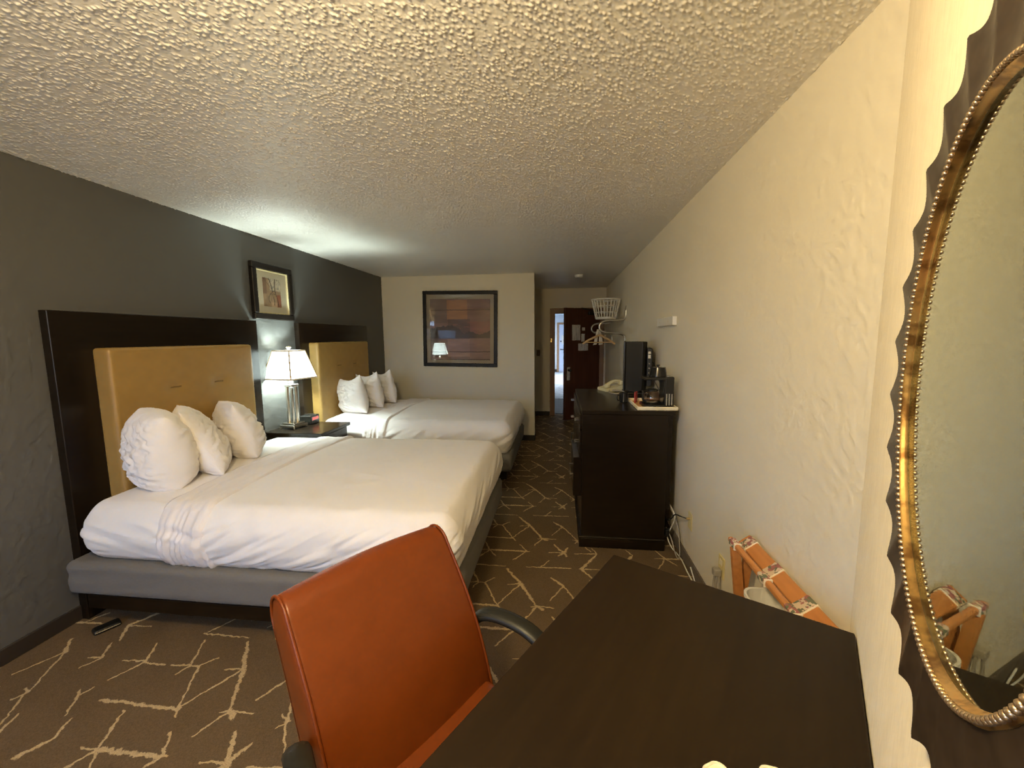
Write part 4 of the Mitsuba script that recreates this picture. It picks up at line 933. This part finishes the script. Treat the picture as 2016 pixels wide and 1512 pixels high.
def loft(rings, close_ends=True):
    n = len(rings[0]); V = np.vstack(rings); f = []
    for i in range(len(rings) - 1):
        for j in range(n):
            jj = (j + 1) % n
            f += [[i * n + j, i * n + jj, (i + 1) * n + jj], [i * n + j, (i + 1) * n + jj, (i + 1) * n + j]]
    if close_ends:
        V = np.vstack([V, rings[0].mean(0), rings[-1].mean(0)])
        for j in range(n):
            jj = (j + 1) % n
            f += [[len(V) - 2, jj, j], [len(V) - 1, (len(rings) - 1) * n + j, (len(rings) - 1) * n + jj]]
    return trimesh.Trimesh(V, f, process=False)


put('shell', loft([rrect(wx, wy, 0.050, 0.105, 0.04, 0.0), rrect(wx, wy, 0.062, 0.130, 0.05, 0.53), rrect(wx, wy, 0.067, 0.136, 0.05, 0.535), rrect(wx, wy, 0.067, 0.136, 0.05, 0.55), rrect(wx, wy, 0.060, 0.128, 0.05, 0.55), rrect(wx, wy, 0.048, 0.100, 0.04, 0.02)]), 'mat_white_plastic', 35, wbn)
put('liner', loft([rrect(wx, wy, 0.046, 0.098, 0.04, 0.03), rrect(wx, wy, 0.054, 0.116, 0.05, 0.44), rrect(wx, wy, 0.0535, 0.115, 0.05, 0.44), rrect(wx, wy, 0.044, 0.095, 0.04, 0.035)]), 'mat_black_plastic', 35, wbn, 'black bag liner')

# ================================================================ desk
dk = thing('desk', 'dark brown desk with empty top in the right foreground', 'desk')
DKO = np.array([0.785, 1.092, 0.0]); dU = SD; dV = SN      # dU: along the wall towards the rear; dV: away from the wall
at_dk = lambda m: frame_to(m, DKO, dU, dV, (0, 0, 1))
DW, DL, DTZ = 0.675, 1.42, 0.752
put('top', at_dk(cbox(0.0, DL, 0.0, DW, DTZ - 0.028, DTZ, 0.003)), 'mat_desk', 30, dk)
put('side_panel', at_dk(cbox(0.02, 0.05, 0.02, DW - 0.06, 0.0, DTZ - 0.028)), 'mat_desk', 30, dk)
put('side_panel', at_dk(cbox(DL - 0.05, DL - 0.02, 0.02, DW - 0.06, 0.0, DTZ - 0.028)), 'mat_desk', 30, dk)
put('modesty_panel', at_dk(cbox(0.05, DL - 0.05, 0.04, 0.06, 0.35, DTZ - 0.028)), 'mat_desk', 30, dk)
# two small cream cards near the rear of the desk
for (px, py, w, h, r, lab) in ((0.276, 0.699, 0.05, 0.10, 28, 'cream rounded card on the desk, left of the two at the photo bottom'), (0.389, 0.706, 0.05, 0.09, -8, 'cream rounded card on the desk, right of the two at the photo bottom')):
    ring0 = rrect(0, -h / 2, w / 2, h / 2, 0.018, 0.0); ring1 = rrect(0, -h / 2, w / 2, h / 2, 0.018, 0.006); ring2 = rrect(0, -h / 2, w / 2 - 0.004, h / 2 - 0.004, 0.014, 0.006); ring3 = rrect(0, -h / 2, w / 2 - 0.004, h / 2 - 0.004, 0.014, 0.003)
    cd = rotz(loft([ring0, ring1, ring2, ring3]), r); cd.apply_translation((px, py, DTZ + 0.0005))
    solo('desk_card', cd, 'mat_cream', lab, 'card', group='cards on the desk')

# ================================================================ office chair
ch = thing('office_chair', 'tan brown leather office chair with black arms at the desk', 'chair')
cu = np.array([0.553, 0.833, 0.0]); cu /= np.linalg.norm(cu); cn = np.array([cu[1], -cu[0], 0.0])
U0, U1 = 0.328, 0.836


def chp(u, n, z):
    return cu * u + cn * n + np.array([0, 0, z])


def back_profile(th, k=40):
    """closed outline (n, z) of the backrest seen from its side"""
    zs = np.linspace(0.44, 0.868, 18)
    s = (zs - 0.44) / (0.868 - 0.44)
    fr_ = -0.790 - 0.182 * s + 0.022 * np.sin(s * np.pi) - 0.018 * s ** 3
    fr = np.stack([fr_, zs], 1)
    tang = np.array([-0.45, 1.0]); tang /= np.linalg.norm(tang)
    bkk = fr - np.array([th, 0.42 * th]) * (0.85 + 0.15 * np.sin(s * np.pi))[:, None]
    c = (fr[-1] + bkk[-1]) / 2; rad = np.linalg.norm(fr[-1] - bkk[-1]) / 2
    e = (fr[-1] - c) / rad; t2 = np.array([-e[1], e[0]])
    arc = np.array([c + rad * (e * math.cos(a) + t2 * math.sin(a) * 1.15) for a in np.linspace(0, np.pi, 14)[1:-1]])
    return np.vstack([fr, arc, bkk[::-1]])


PR = back_profile(0.118)
cen = PR.mean(0)
rings = []
for u, sc in [(U0, 0.0), (U0 - 0.001, 0.55), (U0 + 0.001, 0.86), (U0 + 0.008, 0.985)] + [(u, 1.0) for u in np.linspace(U0 + 0.016, U1 - 0.016, 24)] + [(U1 - 0.008, 0.985), (U1 - 0.001, 0.86), (U1 + 0.001, 0.55), (U1, 0.0)]:
    puff = 0.010 * math.sin(np.pi * np.clip((u - U0) / (U1 - U0), 0, 1)) if sc == 1.0 else 0.0
    pr_ = cen + (PR - cen) * sc
    zz = 0.006 * math.sin(np.pi * np.clip((u - U0) / (U1 - U0), 0, 1))
    rings.append(np.array([chp(u, q[0] + puff * (q[0] - cen[0]) / 0.06, q[1] + zz * (q[1] - 0.44) / 0.45) for q in pr_]))
bm = loft(rings, False); bm.merge_vertices(digits_vertex=5); bm.fix_normals()
bk_ = put('backrest', bm, 'mat_leather', 50, ch)
for u in (U0 + 0.006, U1 - 0.006):
    pp = cen + (PR - cen) * 1.005
    put('piping', tube(np.array([chp(u, q[0], q[1]) for q in pp]), 0.0042, 8, smooth=False, closed=True), 'mat_leather', 50, bk_)


def seat_d(P, n):
    return 0.014 * np.maximum(n[..., 2], 0) * np.clip(1 - ((P[..., 0] - 0.0) / 0.25) ** 2, 0, 1)


seat = rounded_surface(-0.245, 0.245, -0.845, -0.385, 0.405, 0.490, 0.030, 0.02, seat_d)
se = put('seat', frame_to(seat, cu * 0.582, cu, cn, (0, 0, 1)), 'mat_leather', True, ch)


def arm(u_at, side):
    P = [chp(u_at, -0.905, 0.615), chp(u_at + side * 0.012, -0.86, 0.648), chp(u_at + side * 0.03, -0.79, 0.655), chp(u_at + side * 0.045, -0.70, 0.640), chp(u_at + side * 0.055, -0.62, 0.585), chp(u_at + side * 0.05, -0.575, 0.50), chp(u_at + side * 0.03, -0.575, 0.42), chp(u_at - side * 0.06, -0.60, 0.385)]
    return tube(P, 0.029, 12, 8, ry=0.017)


put('armrest', arm(U1 + 0.028, 1), 'mat_arm_plastic', 50, ch, 'black loop armrest')
put('armrest', arm(U0 - 0.028, -1), 'mat_arm_plastic', 50, ch, 'black loop armrest')
cc = chp(0.582, -0.615, 0)
put('seat_plate', frame_to(cbox(-0.16, 0.16, -0.12, 0.12, 0.365, 0.405), cc, cu, cn, (0, 0, 1)), 'mat_black_plastic', 30, ch)
put('column', cat([cyl(cc + [0, 0, 0.08], cc + [0, 0, 0.37], 0.025), cyl(cc + [0, 0, 0.08], cc + [0, 0, 0.20], 0.035)]), 'mat_black_metal', 30, ch)
for k in range(5):
    a = 0.3 + k * 2 * np.pi / 5; e = np.array([math.cos(a), math.sin(a), 0])
    lg = put('base_leg', tube([cc + e * 0.02 + [0, 0, 0.11], cc + e * 0.15 + [0, 0, 0.10], cc + e * 0.27 + [0, 0, 0.075]], 0.022, 10, ry=0.016), 'mat_black_plastic', 40, ch)
    put('caster', cyl(cc + e * 0.27 + np.array([-e[1], e[0], 0]) * -0.02 + [0, 0, 0.027], cc + e * 0.27 + np.array([-e[1], e[0], 0]) * 0.02 + [0, 0, 0.027], 0.027, 16), 'mat_black_plastic', 30, lg)
put('back_bar', tube([chp(0.582, -0.66, 0.385), chp(0.582, -0.85, 0.392), chp(0.582, -0.925, 0.44), chp(0.582, -0.955, 0.58)], 0.022, 10, ry=0.012), 'mat_black_plastic', 40, ch)

# ================================================================ mirror on the slanted wall
mr = thing('wall_mirror', 'round mirror with dark fluted rim and beaded gold frame on the slanted wall', 'mirror')
MS, MZ = 0.878, 1.485
MO = SC + SD * MS + np.array([0, 0, MZ]); at_mr = lambda m: frame_to(m, MO, -SD, np.array([0, 0, 1.0]), SN)     # x: towards the far end, y: up, z: off the wall
NF, RT, RB = 26, 0.4085, 0.300
nr, na = 12, NF * 16
th = np.arange(na + 1) * 2 * np.pi / na
V = np.zeros((nr, na + 1, 3))
ph0 = math.radians(6.3)
sc_ = np.abs(np.sin(NF * (th - ph0) / 2))                       # 0 at a tip, 1 between two tips
for i, t in enumerate(np.linspace(0, 1, nr)):
    r = RB + (RT - 0.022 * sc_ - RB) * t
    z = 0.0165 + 0.004 * t - 0.0055 * sc_ * min(1, t * 2.0 + 0.25)
    V[i] = np.stack([r * np.cos(th), r * np.sin(th), z + 0 * th], -1)
rim = np.concatenate([V, (V[-1:] - [0, 0, 0.003])], 0)
bot = V[::-1] - np.array([0, 0, 0.003])
put('fluted_rim', at_mr(grid_mesh(np.concatenate([rim, bot], 0))), 'mat_scallop', 25, mr, 'dark bronze fluted rim with pointed scallops')
nb = 190
bead = trimesh.creation.icosphere(subdivisions=1, radius=0.0036)
def beads(R, z, n):
    ms = []
    for a in np.linspace(0, 2 * np.pi, n, endpoint=False):
        q = bead.copy(); q.apply_translation((R * math.cos(a), R * math.sin(a), z)); ms.append(q)
    return cat(ms)
k = put('bead_ring', at_mr(beads(0.2975, 0.0195, nb)), 'mat_bead', True, mr)
labels[k] = {'label': 'row of small bronze beads', 'kind': 'stuff'}
put('gold_band', at_mr(lathe([(0.302, 0.006), (0.302, 0.0165), (0.297, 0.0185), (0.294, 0.0185), (0.2925, 0.0165), (0.2915, 0.0135), (0.2895, 0.0105), (0.288, 0.0095), (0.288, 0.006)], 200)), 'mat_gold', 35, mr, 'worn gold band inside the beads')
put('mirror_glass', at_mr(lathe([(0.0, 0.004), (0.2935, 0.004), (0.2935, 0.010), (0.0, 0.010)], 128)), 'mat_mirror', False, mr, 'mirror glass')
put('backing', at_mr(lathe([(0.0, 0.0005), (0.31, 0.0005), (0.31, 0.0085), (0.296, 0.0085), (0.296, 0.0035), (0.0, 0.0035)], 64)), 'mat_black_plastic', 30, mr)

# ================================================================ small thing on the carpet, floor lamp behind the camera
cs = thing('black_case', 'small glossy black case on the carpet under the nearer bed edge', 'case')
m = rbox(-0.055, 0.055, -0.030, 0.030, 0.0, 0.026, 0.012, 10); m = rotz(m, 62); m.apply_translation((-2.41, 1.745, 0.001))
put('shell', m, 'mat_black_gloss', 30, cs)
m = rbox(-0.050, 0.050, -0.031, -0.024, 0.012, 0.017, 0.002, 6); m = rotz(m, 62); m.apply_translation((-2.41, 1.745, 0.001))
put('trim', m, 'mat_chrome', 30, cs)

fl = thing('ceiling_globe', 'warm white globe light on the ceiling above the desk chair', 'ceiling light')
FX, FY, FZ = -0.50, 0.12, 2.27
put('canopy', lathe([(0.0, H - 0.008), (0.075, H - 0.008), (0.075, H - 0.02), (0.05, H - 0.04), (0.05, H - 0.07), (0.0, H - 0.07)], 32, (FX, FY, 0)), 'mat_white_plastic', 30, fl)
put('globe', ball((FX, FY, FZ), 0.11, 20), 'mat_bulb', True, fl, emitter=emit(WARM, WARM_L, 7.0))
